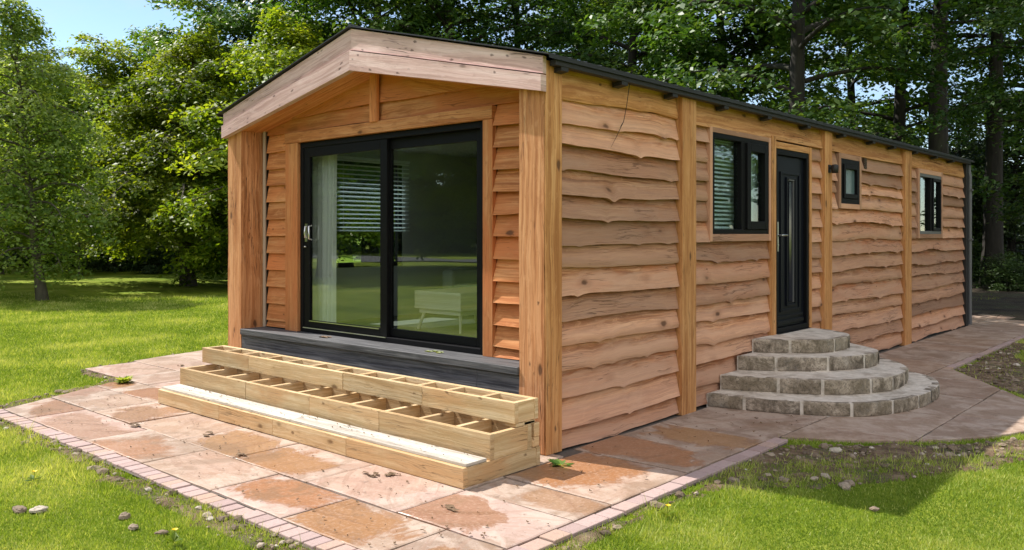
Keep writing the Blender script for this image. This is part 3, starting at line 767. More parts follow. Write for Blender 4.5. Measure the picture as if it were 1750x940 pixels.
mb = MB(); mb.box((-.088, 3.27, 1.75), (.004, 3.36, 2.67)); mb.build('mullion', M['black'], w1, bevel=.003)
sash('opening_sash', 3.362, 3.868, 1.752, 2.668, .085, -.06, .028, w1, side_tf, M['glass2'])
mb = MB(); frame(mb, side_tf, *W2, .07, -.09, .008); w2 = mb.build('window', M['black'], cabin, bevel=.004)
sash('opening_sash', 6.142, 6.678, 2.172, 2.618, .06, -.06, .026, w2, side_tf, M['frost'])
mb = MB(); frame(mb, side_tf, *W3, .05, -.09, .006); w3 = mb.build('window', M['grey_pipe'], cabin, bevel=.004)  # frame coloured grey to imitate bright sky reflected on it
mb = MB(); mb.box((-.088, 10.08, 1.751), (.0, 10.16, 2.629)); mb.build('mullion', M['black'], w3)
mb = MB(); mb.box(side_tf(9.5, 1.75, -.05), side_tf(10.08, 2.63, -.046)); mb.build('pane', M['glass2'], w3)
sash('opening_sash', 10.16, 10.628, 1.752, 2.628, .05, -.06, .022, w3, side_tf, M['glass2'])
# entrance door: frame, leaf with raised mouldings, slim glazing, lever handle
mb = MB(); frame(mb, side_tf, *DR, .065, -.10, .004, wb=.06); door = mb.build('entrance_door', M['black'], cabin, bevel=.004)
mb = MB()
mb.box((-.080, 4.157, .632), (-.036, 4.973, 2.603))
frame(mb, side_tf, 4.30, 4.85, .80, 2.42, .030, -.0355, -.022)
frame(mb, side_tf, 4.46, 4.72, .86, 2.36, .022, -.0355, -.018)
mb.box((-.0355, 4.20, .665), (-.014, 4.93, .705)); mb.box((-.0355, 4.20, .735), (-.020, 4.93, .76))
mb.build('door_leaf', M['doorblue'], door, bevel=.004)
mb = MB(); mb.box((-.0355, 4.545, .91), (-.030, 4.635, 2.31)); mb.build('glazing_strip', M['darkglass'], door)
mb = MB(); mb.box((-.034, 4.64, .90), (-.016, 4.652, 2.32)); mb.box((-.034, 4.515, 2.325), (-.016, 4.66, 2.337)); mb.build('bead', M['grey_pipe'], door)
mb = MB(); mb.box((-.035, 4.215, 1.50), (-.024, 4.245, 1.84)); mb.tube([(-.03, 4.23, 1.685), (.025, 4.23, 1.685), (.028, 4.25, 1.687), (.028, 4.36, 1.687)], .011, 8); mb.lathe([(0, 0), (.012, 0), (.012, .01), (0, .01)], (-.024, 4.23, 1.57), 8)
mb.build('handle', M['steel'], door, bevel=.002)
mb = MB(); mb.box((-.045, 4.10, .545), (.045, 5.03, .572)); mb.build('threshold', M['black'], door, bevel=.006)
# outside lamp on the batten, small vent, downpipe with dark corner board
mb = MB(); mb.box((.030, 5.565, 2.47), (.045, 5.635, 2.57)); mb.tube([(.04, 5.6, 2.53), (.07, 5.6, 2.53)], .012, 8); mb.lathe([(0, .0), (.040, .0), (.044, .05), (.044, .095), (.03, .105), (0, .105)], (.105, 5.60, 2.465), 14)
mb.build('wall_lamp', M['blackwood'], cabin)
mb = MB(); mb.box((-.02, 6.935, 2.60), (.006, 7.035, 2.745))
for k in range(5): mb.box((.006, 6.945, 2.612 + k * .026), (.014, 7.025, 2.626 + k * .026))
mb.build('wall_vent', m_plain('brown_vent', (.06, .035, .02), .6), cabin)
mb = MB(); mb.box((-.06, CL + .001, -.02), (.028, CL + .14, 3.0), axis=2); mb.build('corner_board', M['blackwood'], cabin)
mb = MB(); mb.tube([(.03, CL + .18, 2.98), (.03, CL + .18, 2.86), (.045, CL + .18, 2.78), (.045, CL + .18, .02)], .034, 10); pipe = mb.build('downpipe', M['grey_pipe'], cabin)
for z in (1.58, 2.5): 
    mb = MB(); mb.box((.0, CL + .135, z), (.095, CL + .225, z + .035)); mb.build('bracket', M['grey_pipe'], pipe, bevel=.004)
# window in the far wall
mb = MB(); tfl = lambda s, h, d: (-4.545 + .09 + d, s, h); frame(mb, tfl, *LW, .06, -.08, -.01); lw_ = mb.build('window', M['black'], cabin)
mb = MB(); mb.box((-4.50, LW[0] + .05, LW[2] + .05), (-4.496, LW[1] - .05, LW[3] - .05)); mb.build('pane', M['glass2'], lw_)

# ---- things inside the cabin
def venetian(name, label, x, y0, y1, z0, z1, gap, ang, tilt_y=True):
    r = empty(name, (x, (y0 + y1) / 2, z1)); tag(r, label, 'blind')
    W_ = y1 - y0
    mb = MB(); mb.box((-.02, -W_ / 2, -.03), (.02, W_ / 2, .0)); mb.build('head_rail', M['slat'], r)
    mb = MB(); k = 0; z = -.05
    c, s_ = math.cos(ang) * .0125, math.sin(ang) * .0125
    while z > z0 - z1 + .02:
        mb.face([(-c, -W_ / 2, z - s_), (c, -W_ / 2, z + s_), (c, W_ / 2, z + s_), (-c, W_ / 2, z - s_)]); z -= gap
    sl = mb.build('slats', M['slat'], r)
    sm_ = sl.modifiers.new('th', 'SOLIDIFY'); sm_.thickness = .0015
    mb = MB(); mb.box((-.012, -W_ / 2, z0 - z1 - .005), (.012, W_ / 2, z0 - z1 + .012)); mb.build('bottom_rail', M['slat'], r)
    for yy in (-W_ * .35, W_ * .35):
        mb = MB(); mb.tube([(.0, yy, -.02), (0, yy, z0 - z1)], .0015, 4); mb.build('cord', M['white'], r)
    return r
venetian('venetian_blind', 'white venetian blind half lowered over the window seen through the patio door', -4.36, 1.22, 2.48, 1.74, 2.66, .055, R_(35))
venetian('venetian_blind', 'white venetian blind fully lowered behind the window next to the black entrance door', -.140, 2.66, 3.40, 1.74, 2.70, .044, R_(-55))
def curtain(name, label, tf, s0, s1, z0, z1, seed):
    mb = MB(); rr = random.Random(seed); n = 90; P = []; UV = []
    for k in range(14):
        q = k / 13; row = []; ru = []
        for i in range(n + 1):
            u = i / n; s = s0 + (s1 - s0) * u
            d = .035 * math.sin(u * 38 + .6 * math.sin(u * 9 + seed)) + .012 * math.sin(u * 83 + q * 1.2)
            row.append(tf(s + .008 * math.sin(q * 3 + u * 9), z1 + (z0 - z1) * q, d * (.75 + .4 * q))); ru.append((u, q))
        P.append(row); UV.append(ru)
    mb.grid(P, UV); o = mb.build(name, M['curtain'])
    return tag(o, label, 'curtain')
curtain('curtain', 'long pale curtain gathered behind the left glass panel of the patio door', lambda s, h, d: (s, .50 + d, h), -3.80, -3.27, .65, 2.66, 2)
curtain('curtain', 'short pale curtain behind the opening sash beside the black entrance door', lambda s, h, d: (-.135 + .45 * d, s, h), 3.44, 3.90, 1.62, 2.70, 5)
ct = empty('coffee_table', (-2.73, 1.95, .62)); tag(ct, 'low pale wooden coffee table with splayed legs seen through the patio door', 'table')
mb = MB(); mb.box((-.37, -.50, .24), (.37, .50, .44), axis=1); mb.build('cabinet', M['table'], ct, bevel=.006)
mb = MB(); mb.box((-.33, -.46, .19), (.33, .46, .238), axis=1); mb.build('under_frame', M['table'], ct)
for sx in (-1, 1):
    for sy in (-1, 1):
        mb = MB(); mb.tube([(sx * .29, sy * .42, .19), (sx * .34, sy * .47, .0)], [.019, .013], 8); mb.build('leg', M['table'], ct)
sf = empty('sofa', (-2.9, 3.35, .62)); tag(sf, 'long grey sofa at the back of the room behind the coffee table', 'sofa')
for nm, a, b in (('seat', (-1.1, -.42, .12), (1.1, .2, .42)), ('backrest', (-1.1, .2, .12), (1.1, .42, .80)), ('armrest', (-1.32, -.42, .12), (-1.1, .42, .6)), ('armrest', (1.1, -.42, .12), (1.32, .42, .6))):
    mb = MB(); mb.box(a, b); mb.build(nm, M['sofa'], sf, bevel=.05)
for sx in (-1.2, 1.2):
    for sy in (-.34, .34):
        mb = MB(); mb.tube([(sx, sy, .12), (sx, sy, 0)], .02, 6); mb.build('leg', M['blackwood'], sf)

# hanging dry twig at the eaves
mb = MB(); mb.tube([(.098, 1.06, 3.10), (.060, 1.07, 2.96), (.038, 1.065, 2.80), (.030, 1.03, 2.66), (.024, .93, 2.52), (.020, .86, 2.43)], [.002, .003, .003, .003, .002, .001], 6)
mb.tube([(.030, 1.03, 2.66), (.03, .97, 2.60)], [.003, .001], 5)
tag(mb.build('twig', M['bark_dark']), 'thin dark twig hanging from the roof edge over the first side boards', 'twig')

#@@STEPS
# ================================================================== TIMBER STEPS
ts = empty('timber_steps', (-2.05, -.62, 0)); tag(ts, 'wide run of three unfinished pale timber steps below the patio door', 'steps')
OX, OY = -2.05, -.62
def tier(x0, x1, yf, yb, z0, z1, njoist, end_gap=False):
    st = empty('step'); st.parent = ts
    def bx(name, a, b, axis, mat=M['pine'], bev=.004):
        m_ = MB(); m_.box((a[0] - OX, a[1] - OY, a[2]), (b[0] - OX, b[1] - OY, b[2]), axis); return m_.build(name, mat, st, bevel=bev)
    T = .042
    # front board in lengths
    xs = [x0] + [x0 + (x1 - x0) * (k + random.uniform(-.2, .2)) / 4 for k in (1, 2, 3)] + [x1]
    for a, b in zip(xs[:-1], xs[1:]):
        bx('front_board', (a + .0015, yf + random.uniform(0, .003), z0 + random.uniform(0, .002)), (b - .0015, yf + T, z1 - random.uniform(0, .003)), 0)
    bx('back_board', (x0, yb - T, z0 + .002), (x1, yb, z1 - .002), 0)
    bx('end_board', (x0 + .004, yf + T, z0 + .003), (x0 + .004 + T, yb - T, z1 - .003), 1)
    bx('end_board', (x1 - .004 - T, yf + T, z0 + .003), (x1 - .004, yb - T, z1 - .003), 1)
    for k in range(1, njoist):
        x = x0 + (x1 - x0) * k / njoist + random.uniform(-.03, .03)
        bx('joist', (x, yf + T, z0 + .01), (x + .042, yb - T, z1 - .006), 1)
    return st, bx
s3, b3 = tier(-4.29, .130, -.486, -.225, .345, .500, 12)
s2, b2 = tier(-4.265, .130, -.742, -.300, .135, .318, 11)
s1, b1 = tier(-4.20, .132, -1.005, -.205, .0, .140, 10)
# the only laid tread: bleached board in two lengths
for a, b in ((-4.19, -1.93), (-1.924, .125)):
    b1('tread_board', (a, -.975, .1402), (b, -.772, .162), 0, M['tread'], .003)
# stub posts carrying the upper tiers
for x, y, z0, z1 in ((.075, -.335, .1402, .36), (.075, -.288, .3205, .3445), (-4.15, -.335, .1402, .3), (-2.0, -.5, .1402, .134 + .002)):
    if z1 > z0: b2('packing_block', (x - .03, y - .045, z0), (x + .05, y + .03, z1 - .002), 2)
b2('packing_block', (.05, -.70, .1402), (.12, -.6, .1345) if False else (.12, -.6, .1500), 0)
b3('packing_block', (.02, -.47, .3185), (.125, -.26, .344), 0)
b3('packing_block', (.06, -.27, .1405), (.129, -.212, .215), 0); b3('packing_block', (.062, -.27, .2165), (.131, -.212, .318), 0)

# ================================================================== STONE STEPS
ss = empty('stone_steps', (.6, 4.1, 0)); tag(ss, 'four rounded stone steps with pale mortar joints below the black entrance door', 'steps')
SX, SY = .6, 4.1
T1 = [(-.0, 2.52), (.24, 2.57), (.68, 2.68), (1.11, 2.88), (1.37, 3.11), (1.55, 3.55), (1.62, 4.03), (1.57, 4.62), (1.37, 5.06), (1.07, 5.29), (.55, 5.46), (.0, 5.50)]
T2 = [(.0, 2.80), (.25, 2.86), (.62, 3.04), (.98, 3.24), (1.24, 3.59), (1.34, 3.95), (1.31, 4.43), (1.17, 4.76), (.9, 5.06), (.5, 5.22), (.0, 5.28)]
T3 = [(.0, 3.17), (.2, 3.26), (.51, 3.51), (.72, 3.69), (.92, 4.04), (.99, 4.38), (.92, 4.68), (.51, 5.03), (.25, 5.13), (.0, 5.16)]
T4 = [(.0, 3.52), (.16, 3.59), (.47, 3.83), (.62, 4.0), (.68, 4.29), (.63, 4.66), (.44, 4.86), (.2, 5.0), (.0, 5.02)]
def smooth_line(pts, n=60):
    # Catmull-Rom through the points
    out = []; P = [pts[0]] + pts + [pts[-1]]
    for i in range(1, len(P) - 2):
        for k in range(6):
            t_ = k / 6; a, b, c, d = [np.array(P[i + j]) for j in (-1, 0, 1, 2)]
            out.append(tuple(.5 * ((2 * b) + (-a + c) * t_ + (2 * a - 5 * b + 4 * c - d) * t_ ** 2 + (-a + 3 * b - 3 * c + d) * t_ ** 3)))
    out.append(pts[-1]); return out
def stone_tier(T, z0, z1, seed):
    rr = random.Random(seed); mb = MB()
    line = smooth_line(T); line = [(x - SX, y - SY) for x, y in line]
    lens = [0]
    for a, b in zip(line[:-1], line[1:]): lens.append(lens[-1] + math.dist(a, b))
    tot = lens[-1]
    def at(s):
        s = min(max(s, 0), tot - 1e-6); i = max(j for j in range(len(lens)) if lens[j] <= s); i = min(i, len(line) - 2)
        q = (s - lens[i]) / max(1e-6, lens[i + 1] - lens[i]); a = line[i]; b = line[i + 1]
        p = (a[0] + (b[0] - a[0]) * q, a[1] + (b[1] - a[1]) * q); l = max(1e-6, math.dist(a, b))
        nrm = ((b[1] - a[1]) / l, -(b[0] - a[0]) / l)
        return p, nrm
    # mortar core (a few mm inside the stones)
    inner = []
    m_ = 90
    for k in range(m_ + 1):
        p, nr = at(tot * k / m_); inner.append((p[0] - nr[0] * .006, p[1] - nr[1] * .006))
    prism(mb, inner, z0, z1 - .006, (.5, .5, .5), 1)
    # top surface: one rough flagged sheet made of irregular flat stones let into mortar
    topn = []
    cx_, cy_ = -SX, sum(p[1] for p in line) / len(line)
    # riser stones
    s = 0.0
    while s < tot - .04:
        w = rr.uniform(.34, .58); e = min(s + w, tot)
        if tot - e < .2: e = tot
        a = s + .016; b = e - .016; n = 8
        col = (rr.random(), rr.random(), rr.random()); F = []; UV = []
        zb_ = z0 + rr.uniform(.004, .01); zt_ = z1 - rr.uniform(.003, .008)
        depth = rr.uniform(.05, .09)
        rows = ((-.03, zb_ + .0, .0), (-.002, zb_ + .003, 0), (.002, zb_ + .012, 0), (.004, zb_ + .05, 0), (.004, zt_ - .05, 0), (.003, zt_ - .012, 0), (-.003, zt_ - .002, 0), (-.012, zt_, 0), (-depth, zt_ - .001, 0))
        for off, z, _ in rows:
            row = []; ru = []
            for k in range(n + 1):
                q = k / n; sp = a + (b - a) * q; p, nr = at(sp)
                en = .003 if k in (0, n) else 0
                w_ = .009 * mnoise.noise(Vector((sp * 7, z * 18, seed * 3.1))) + .004 * mnoise.noise(Vector((sp * 31, z * 60, seed)))
                o = off + w_ - en
                row.append((p[0] + nr[0] * o, p[1] + nr[1] * o, z + .5 * w_)); ru.append((sp, z - o))
            F.append(row); UV.append(ru)
        mb.grid(F, UV, col, 0, True, flip=False)
        s = e
    return mb.build('step', [M['stone'], M['stepmortar']], ss)
stone_tier(T1, -.01, .13, 1); stone_tier(T2, .122, .28, 2); stone_tier(T3, .272, .43, 3); stone_tier(T4, .422, .575, 4)

#@@PAVING
# ================================================================== PAVING
rr = random.Random(21)
HULL_CIRC = [(0, 1.60)] + [(2.74 * math.cos(R_(a)), 4.35 + 2.74 * math.sin(R_(a))) for a in range(-84, 1, 6)] + [(1.22, 6.6), (0, 6.7)]
P_FRONT = [(-5.05, -2.13), (1.05, -2.13), (1.05, -.6), (-5.72, -.6), (-5.78, -.82)]
P_LEFT = [(-7.02, -.60), (-4.5, -.60), (-4.5, 1.45), (-7.55, 1.42)]
P_PATH = [(-.06, -.6), (1.05, -.6), (1.05, 15.0), (-.06, 15.0)]
slab_mb = MB()
def slab(x0, x1, y0, y1, conv=None, stain=None, hue=None):
    g = .0065
    j = lambda: rr.uniform(-.004, .004)
    poly = [(x0 + g + j(), y0 + g + j()), (x1 - g + j(), y0 + g + j()), (x1 - g + j(), y1 - g + j()), (x0 + g + j(), y1 - g + j())]
    if conv: poly = clip(poly, conv)
    if len(poly) < 3: return
    ar = abs(sum(poly[i][0] * poly[(i + 1) % len(poly)][1] - poly[(i + 1) % len(poly)][0] * poly[i][1] for i in range(len(poly)))) / 2
    if ar < .004: return
    dense = []
    for i in range(len(poly)):      # riven, slightly uneven edges
        a = poly[i]; b = poly[(i + 1) % len(poly)]; n = max(1, int(math.dist(a, b) / .09))
        for k in range(n):
            q = k / n; w = 0 if k == 0 else rr.uniform(-.004, .004)
            dx, dy = b[0] - a[0], b[1] - a[1]; l = math.hypot(dx, dy) or 1
            dense.append((a[0] + dx * q - dy / l * w, a[1] + dy * q + dx / l * w))
    cx_ = sum(p[0] for p in poly) / len(poly); cy_ = sum(p[1] for p in poly) / len(poly)
    col = (rr.random(), rr.random() if hue is None else hue, (rr.choice((.4, .8, 1, 1, 1)) if stain is None else stain))
    z = rr.uniform(-.003, .003); tx, ty = rr.uniform(-.004, .004), rr.uniform(-.004, .004)
    def zz(x, y): return z + tx * (x - cx_) + ty * (y - cy_)
    uvf = lambda x, y: ((x - x0) / (x1 - x0), (y - y0) / (y1 - y0))
    ins = [(cx_ + (x - cx_) * (1 - .012 / max(.1, math.hypot(x - cx_, y - cy_))), cy_ + (y - cy_) * (1 - .012 / max(.1, math.hypot(x - cx_, y - cy_)))) for x, y in dense]
    slab_mb.face([(x, y, zz(x, y)) for x, y in ins], [uvf(x, y) for x, y in ins], col)
    n = len(dense)
    for i in range(n):
        k = (i + 1) % n
        slab_mb.face([(*dense[i], zz(*dense[i]) - .004), (*dense[k], zz(*dense[k]) - .004), (*ins[k], zz(*ins[k])), (*ins[i], zz(*ins[i]))], [uvf(*dense[i]), uvf(*dense[k]), uvf(*ins[k]), uvf(*ins[i])], col, 0, True)
        slab_mb.face([(*dense[i], -.04), (*dense[k], -.04), (*dense[k], zz(*dense[k]) - .004), (*dense[i], zz(*dense[i]) - .004)], [uvf(*dense[i])] * 4, col)
def row(xs, y0, y1, conv=None, **kw):
    for a, b in zip(xs[:-1], xs[1:]): slab(a, b, y0, y1, conv, **kw)
row([-5.4, -4.45, -3.15, -2.12, -1.12, -.30, .59, 1.05], -2.13, -1.6, P_FRONT)
row([-6.0, -5.0, -4.3, -3.5, -2.58, -1.75, -.80], -1.6, -1.0, P_FRONT)
slab(-.80, .147, -1.6, -1.0, P_FRONT, stain=.3, hue=.1); slab(.147, 1.05, -1.6, -1.0, P_FRONT, stain=1, hue=.0)
row([-6.1, -5.1, -4.15, -3.1, -2.0, -1.0, .147], -1.0, -.6, P_FRONT)
slab(.147, 1.05, -1.0, -.6, P_FRONT, stain=.7, hue=.9)
row([-7.1, -6.0, -5.3, -4.5], -.6, .1, P_LEFT, stain=.4); row([-7.4, -6.5, -5.6, -4.5], .1, .75, P_LEFT, stain=.3); row([-7.6, -6.2, -5.4, -4.5], .75, 1.46, P_LEFT, stain=.0)
row([-4.49, -3.2, -2.0, -.9, .12], -.598, .1, None)
slab(.12, 1.05, -.598, .34, stain=1, hue=.5); slab(.02, 1.05, .34, .97, stain=1, hue=.75); slab(.02, 1.05, .97, 1.6, stain=.9, hue=.9)
ysA = [1.6, 2.7, 3.9, 5.2, 6.02, 7.2, 8.45, 9.3, 10.3, 11.3, 12.2, 13.1, 14.0, 15.0]
for a, b in zip(ysA[:-1], ysA[1:]): slab(.02, 1.07, a, b, stain=rr.choice((0, 0, .3)), hue=rr.uniform(.85, 1))
for a, b in zip([12.35, 13.2, 14.1, 15.0][:-1], [13.2, 14.1, 15.0]):
    slab(-1.1, .018, a, b, stain=0, hue=.8); slab(1.072, 2.2, a, b, stain=0, hue=.8); slab(2.202, 3.4, a, b, stain=0, hue=.6)
for a, b in zip([1.5, 2.42, 3.6, 4.75, 5.9, 7.0][:-1], [2.42, 3.6, 4.75, 5.9, 7.0]): slab(1.075, 1.96, a, b, HULL_CIRC, stain=rr.choice((0, .2)), hue=rr.uniform(.75, 1))
for a, b in zip([1.6, 2.56, 3.75, 4.57, 5.35, 6.5][:-1], [2.56, 3.75, 4.57, 5.35, 6.5]): slab(1.965, 2.9, a, b, HULL_CIRC, stain=0, hue=rr.uniform(.7, 1))
tag(slab_mb.build('patio', M['slab']), kind='structure')
# jointing / bedding sheet under the slabs
bd = MB()
for poly, z in ((P_FRONT, -.012), (P_LEFT, -.0125), (P_PATH, -.013), (HULL_CIRC, -.0135), ([(-4.5, -.6), (-.06, -.6), (-.06, .32), (-4.5, .32)], -.0145), ([(-1.1, 12.3), (3.4, 12.3), (3.4, 15), (-1.1, 15)], -.0150)):
    bd.face([(x, y, z) for x, y in poly])
tag(bd.build('patio_bedding', M['joint']), kind='structure')
# brick edging
eb = MB()
def brick(cx, cy, lx, ly, z=0.0):
    g = .005; col = (rr.random(), rr.random(), rr.random()); tz = rr.uniform(-.004, .004)
    jx, jy = rr.uniform(-.004, .004), rr.uniform(-.004, .004)
    x0, x1, y0, y1 = cx - lx / 2 + g + jx, cx + lx / 2 - g + jx, cy - ly / 2 + g + jy, cy + ly / 2 - g + jy
    eb.box((x0, y0, -.07), (x1, y1, z + tz), axis=0, col=col)
x = -5.05
while x < 1.03:
    w = rr.uniform(.095, .125); brick(x + w / 2, -2.205 + .01 * math.sin(x * 1.7), w, .145); x += w
y = -2.27
while y < 1.62:
    w = rr.uniform(.15, .22); brick(1.122, y + w / 2, .125, w); y += w
y = 6.6
while y < 12.2:
    w = rr.uniform(.2, .3); brick(1.125, y + w / 2, .10, w); y += w
o = eb.build('kerb', M['brick'], bevel=.006); tag(o, kind='structure')
kb = MB(); kb.face([(-5.08, -2.285, -.016), (1.19, -2.285, -.016), (1.19, -2.125, -.016), (-5.08, -2.125, -.016)]); kb.face([(1.052, -2.124, -.017), (1.19, -2.124, -.017), (1.19, 1.7, -.017), (1.052, 1.7, -.017)])
tag(kb.build('kerb_bedding', M['joint']), kind='structure')

#@@GROUND
# ================================================================== GROUND
def axis_pts():
    a = [-600, -300, -160, -110]; a += list(np.arange(-80, -20, 3.0)); a += list(np.arange(-20, 20, 1.0)); a += list(np.arange(20, 81, 3.0)); a += [110, 160, 300, 600]
    return np.array(a)
ax = axis_pts(); X, Y = np.meshgrid(ax, ax, indexing='ij'); Z = gz(X, Y) * np.clip((400 - np.hypot(X, Y)) / 300, 0, 1) - .030
mb = MB(); mb.grid([[(X[i, j], Y[i, j], Z[i, j]) for j in range(len(ax))] for i in range(len(ax))], [[(X[i, j], Y[i, j]) for j in range(len(ax))] for i in range(len(ax))], flip=False)
tag(mb.build('lawn', M['lawn']), kind='structure')

def blob_sheet(name, poly, mat, z, amp, step=.07, wob=.10, seed=0):
    """uneven sheet of earth filling a polygon, its edge ragged and sinking into the lawn"""
    xs = [p[0] for p in poly]; ys = [p[1] for p in poly]; nx = int((max(xs) - min(xs) + .4) / step); ny = int((max(ys) - min(ys) + .4) / step)
    gx = np.linspace(min(xs) - .2, max(xs) + .2, nx + 1); gy = np.linspace(min(ys) - .2, max(ys) + .2, ny + 1)
    GX, GY = np.meshgrid(gx, gy, indexing='ij')
    WX = np.array([[a + wob * mnoise.noise(Vector((a * 4 + seed, b * 4, 1.3))) for b in gy] for a in gx]); WY = np.array([[b + wob * mnoise.noise(Vector((a * 4 + seed, b * 4, 7.7))) for b in gy] for a in gx])
    ins = in_poly(WX, WY, poly)
    v = []; idx = {}; f = []
    for i in range(nx):
        for j in range(ny):
            if ins[i, j] or ins[i + 1, j] or ins[i, j + 1] or ins[i + 1, j + 1]:
                q = []
                for a, b in ((i, j), (i + 1, j), (i + 1, j + 1), (i, j + 1)):
                    if (a, b) not in idx:
                        idx[(a, b)] = len(v); h = z + amp * (mnoise.noise(Vector((gx[a] * 6, gy[b] * 6, seed))) + .5 * mnoise.noise(Vector((gx[a] * 17, gy[b] * 17, seed))))
                        if not ins[a, b]: h = z - .035
                        v.append((gx[a], gy[b], h + gzf(gx[a], gy[b])))
                    q.append(idx[(a, b)])
                f.append(q)
    me = bpy.data.meshes.new(name); me.from_pydata(v, [], f); me.materials.append(mat); me.polygons.foreach_set('use_smooth', [True] * len(f))
    return tag(link_mesh(name, me), kind='structure')
SOIL = {
 'front': [(-5.2, -2.28), (1.20, -2.28), (1.26, -2.40), (.2, -2.46), (-.5, -2.52), (-1.2, -2.46), (-2.2, -2.44), (-3.2, -2.40), (-5.2, -2.38)],
 'side': [(1.19, -2.3), (1.29, -2.3), (1.31, -1.2), (1.30, -.3), (1.40, .25), (1.75, .55), (2.15, 1.05), (2.45, 1.75), (2.85, 2.5), (2.78, 3.1), (2.55, 2.75), (2.2, 2.55), (1.9, 2.25), (1.5, 1.85), (1.25, 1.62), (1.19, 1.62)],
 'apron': [(1.20, .9), (1.22, 1.65), (1.50, 1.85), (1.9, 2.25), (2.25, 2.6), (2.6, 3.15), (2.82, 3.05), (2.55, 2.35), (2.1, 1.8), (1.7, 1.45), (1.40, 1.0)],
 'bed': [(1.18, 10.2), (1.2, 6.7), (1.62, 5.98), (1.98, 5.62), (2.3, 5.2), (2.5, 5.1), (3.1, 5.9), (2.6, 6.6), (2.0, 7.4), (1.5, 8.6), (1.4, 10.2)],
 'tongue': [(-5.12, -2.25), (-5.0, -2.08), (-5.75, -.8), (-5.5, -.62), (-5.9, -.55), (-6.0, -.8), (-5.35, -2.2)],
 'leftedge': [(-7.1, -.72), (-5.6, -.68), (-5.6, -.58), (-7.0, -.58), (-7.5, 1.4), (-7.65, 1.4)],
}
for k, p in SOIL.items(): blob_sheet('soil', p, M['soil'], -.018, .018, seed=len(k) * 3.1)
wf = blob_sheet('woodland_floor', [(-.6, 15.2), (1.3, 13.0), (4.0, 11.5), (9, 13), (20, 22), (34, 50), (-10, 62), (-34, 46), (-26, 34), (-14, 26), (-6, 20)], M['woodfloor'], .01, .04, step=.6, wob=.8, seed=4)

# ---- loose stones and rubble
def stone_pts(rr, r):
    ico = []; ph = (1 + 5 ** .5) / 2
    vs = [(-1, ph, 0), (1, ph, 0), (-1, -ph, 0), (1, -ph, 0), (0, -1, ph), (0, 1, ph), (0, -1, -ph), (0, 1, -ph), (ph, 0, -1), (ph, 0, 1), (-ph, 0, -1), (-ph, 0, 1)]
    fs = [(0, 11, 5), (0, 5, 1), (0, 1, 7), (0, 7, 10), (0, 10, 11), (1, 5, 9), (5, 11, 4), (11, 10, 2), (10, 7, 6), (7, 1, 8), (3, 9, 4), (3, 4, 2), (3, 2, 6), (3, 6, 8), (3, 8, 9), (4, 9, 5), (2, 4, 11), (6, 2, 10), (8, 6, 7), (9, 8, 1)]
    sx, sy, sz = rr.uniform(.8, 1.3), rr.uniform(.7, 1.1), rr.uniform(.4, .75); a = rr.uniform(0, 6.28); ca, sa = math.cos(a), math.sin(a)
    out = []
    for v in vs:
        k = rr.uniform(.72, 1.15) * r / 1.9; x, y, z = v[0] * k * sx, v[1] * k * sy, v[2] * k * sz
        out.append((x * ca - y * sa, x * sa + y * ca, z))
    return out, fs
def add_stone(mb, rr, x, y, z, r, tone=None):
    vs, fs = stone_pts(rr, r); col = (rr.random() if tone is None else tone, rr.random(), rr.random())
    for f in fs: mb.face([(x + vs[i][0], y + vs[i][1], z + vs[i][2]) for i in f], None, col)
rr = random.Random(33); mb = MB()
for k, n in (('front', 180), ('side', 200), ('apron', 170), ('bed', 620), ('tongue', 60), ('leftedge', 30)):
    p = SOIL[k]; xs = [q[0] for q in p]; ys = [q[1] for q in p]; c = 0
    while c < n:
        x = rr.uniform(min(xs), max(xs)); y = rr.uniform(min(ys), max(ys))
        if not in_poly(np.array([x]), np.array([y]), p)[0]: continue
        r = min(.05, .007 + rr.expovariate(1 / .010)); add_stone(mb, rr, x, y, -.014 + r * .05, r, min(1, max(0, rr.gauss(.5, .25)))); c += 1
tag(mb.build('rubble', M['rubble']), 'loose broken stones and earth crumbs along the paving edges', 'rubble', kind='stuff')
STONES = [(-1.67, -3.1, .07), (-1.58, -3.02, .08), (-1.06, -2.72, .06), (-.83, -2.77, .05), (-.62, -2.70, .045), (1.48, .70, .05), (1.62, .66, .055), (1.76, .83, .05), (1.985, .79, .075), (2.30, .44, .05), (2.15, 2.3, .05), (1.36, .42, .07), (1.30, -1.45, .05), (1.29, -.9, .05), (-3.5, -2.46, .06)]
import bmesh
for i, (x, y, r) in enumerate(STONES):
    bm = bmesh.new(); bmesh.ops.create_icosphere(bm, subdivisions=3, radius=1.0); rr2 = random.Random(70 + i)
    sc_ = Vector((rr2.uniform(.8, 1.25), rr2.uniform(.6, .9), rr2.uniform(.35, .55))) * r * .66; tone = rr2.uniform(.5, .95)
    for v in bm.verts:
        p = v.co.copy(); k = 1 + .35 * mnoise.noise(p * 1.3 + Vector((i * 3.7, 0, 0))) + .16 * mnoise.noise(p * 3.1 + Vector((0, i * 2.3, 0))) + .07 * mnoise.noise(p * 8)
        q = Vector((round(p.x * 2.2) / 2.2, round(p.y * 2.2) / 2.2, round(p.z * 2.2) / 2.2)); p = p.lerp(q, .35) * k
        v.co = Vector((p.x * sc_.x, p.y * sc_.y, p.z * sc_.z))
    me = bpy.data.meshes.new('stone'); bm.to_mesh(me); bm.free(); me.materials.append(M['rubble'])
    ca = me.color_attributes.new('tint', 'FLOAT_COLOR', 'CORNER'); ca.data.foreach_set('color', np.tile(np.array([tone, .5, .5, 1.0], np.float32), len(me.loops)))
    o = link_mesh('stone', me); o.location = (x, y, -.012); o.rotation_euler = (0, 0, i * 1.1)
    tag(o, 'small pale stone lying loose in the grass near the paving edge', 'stone', 'loose stones on the lawn edge')

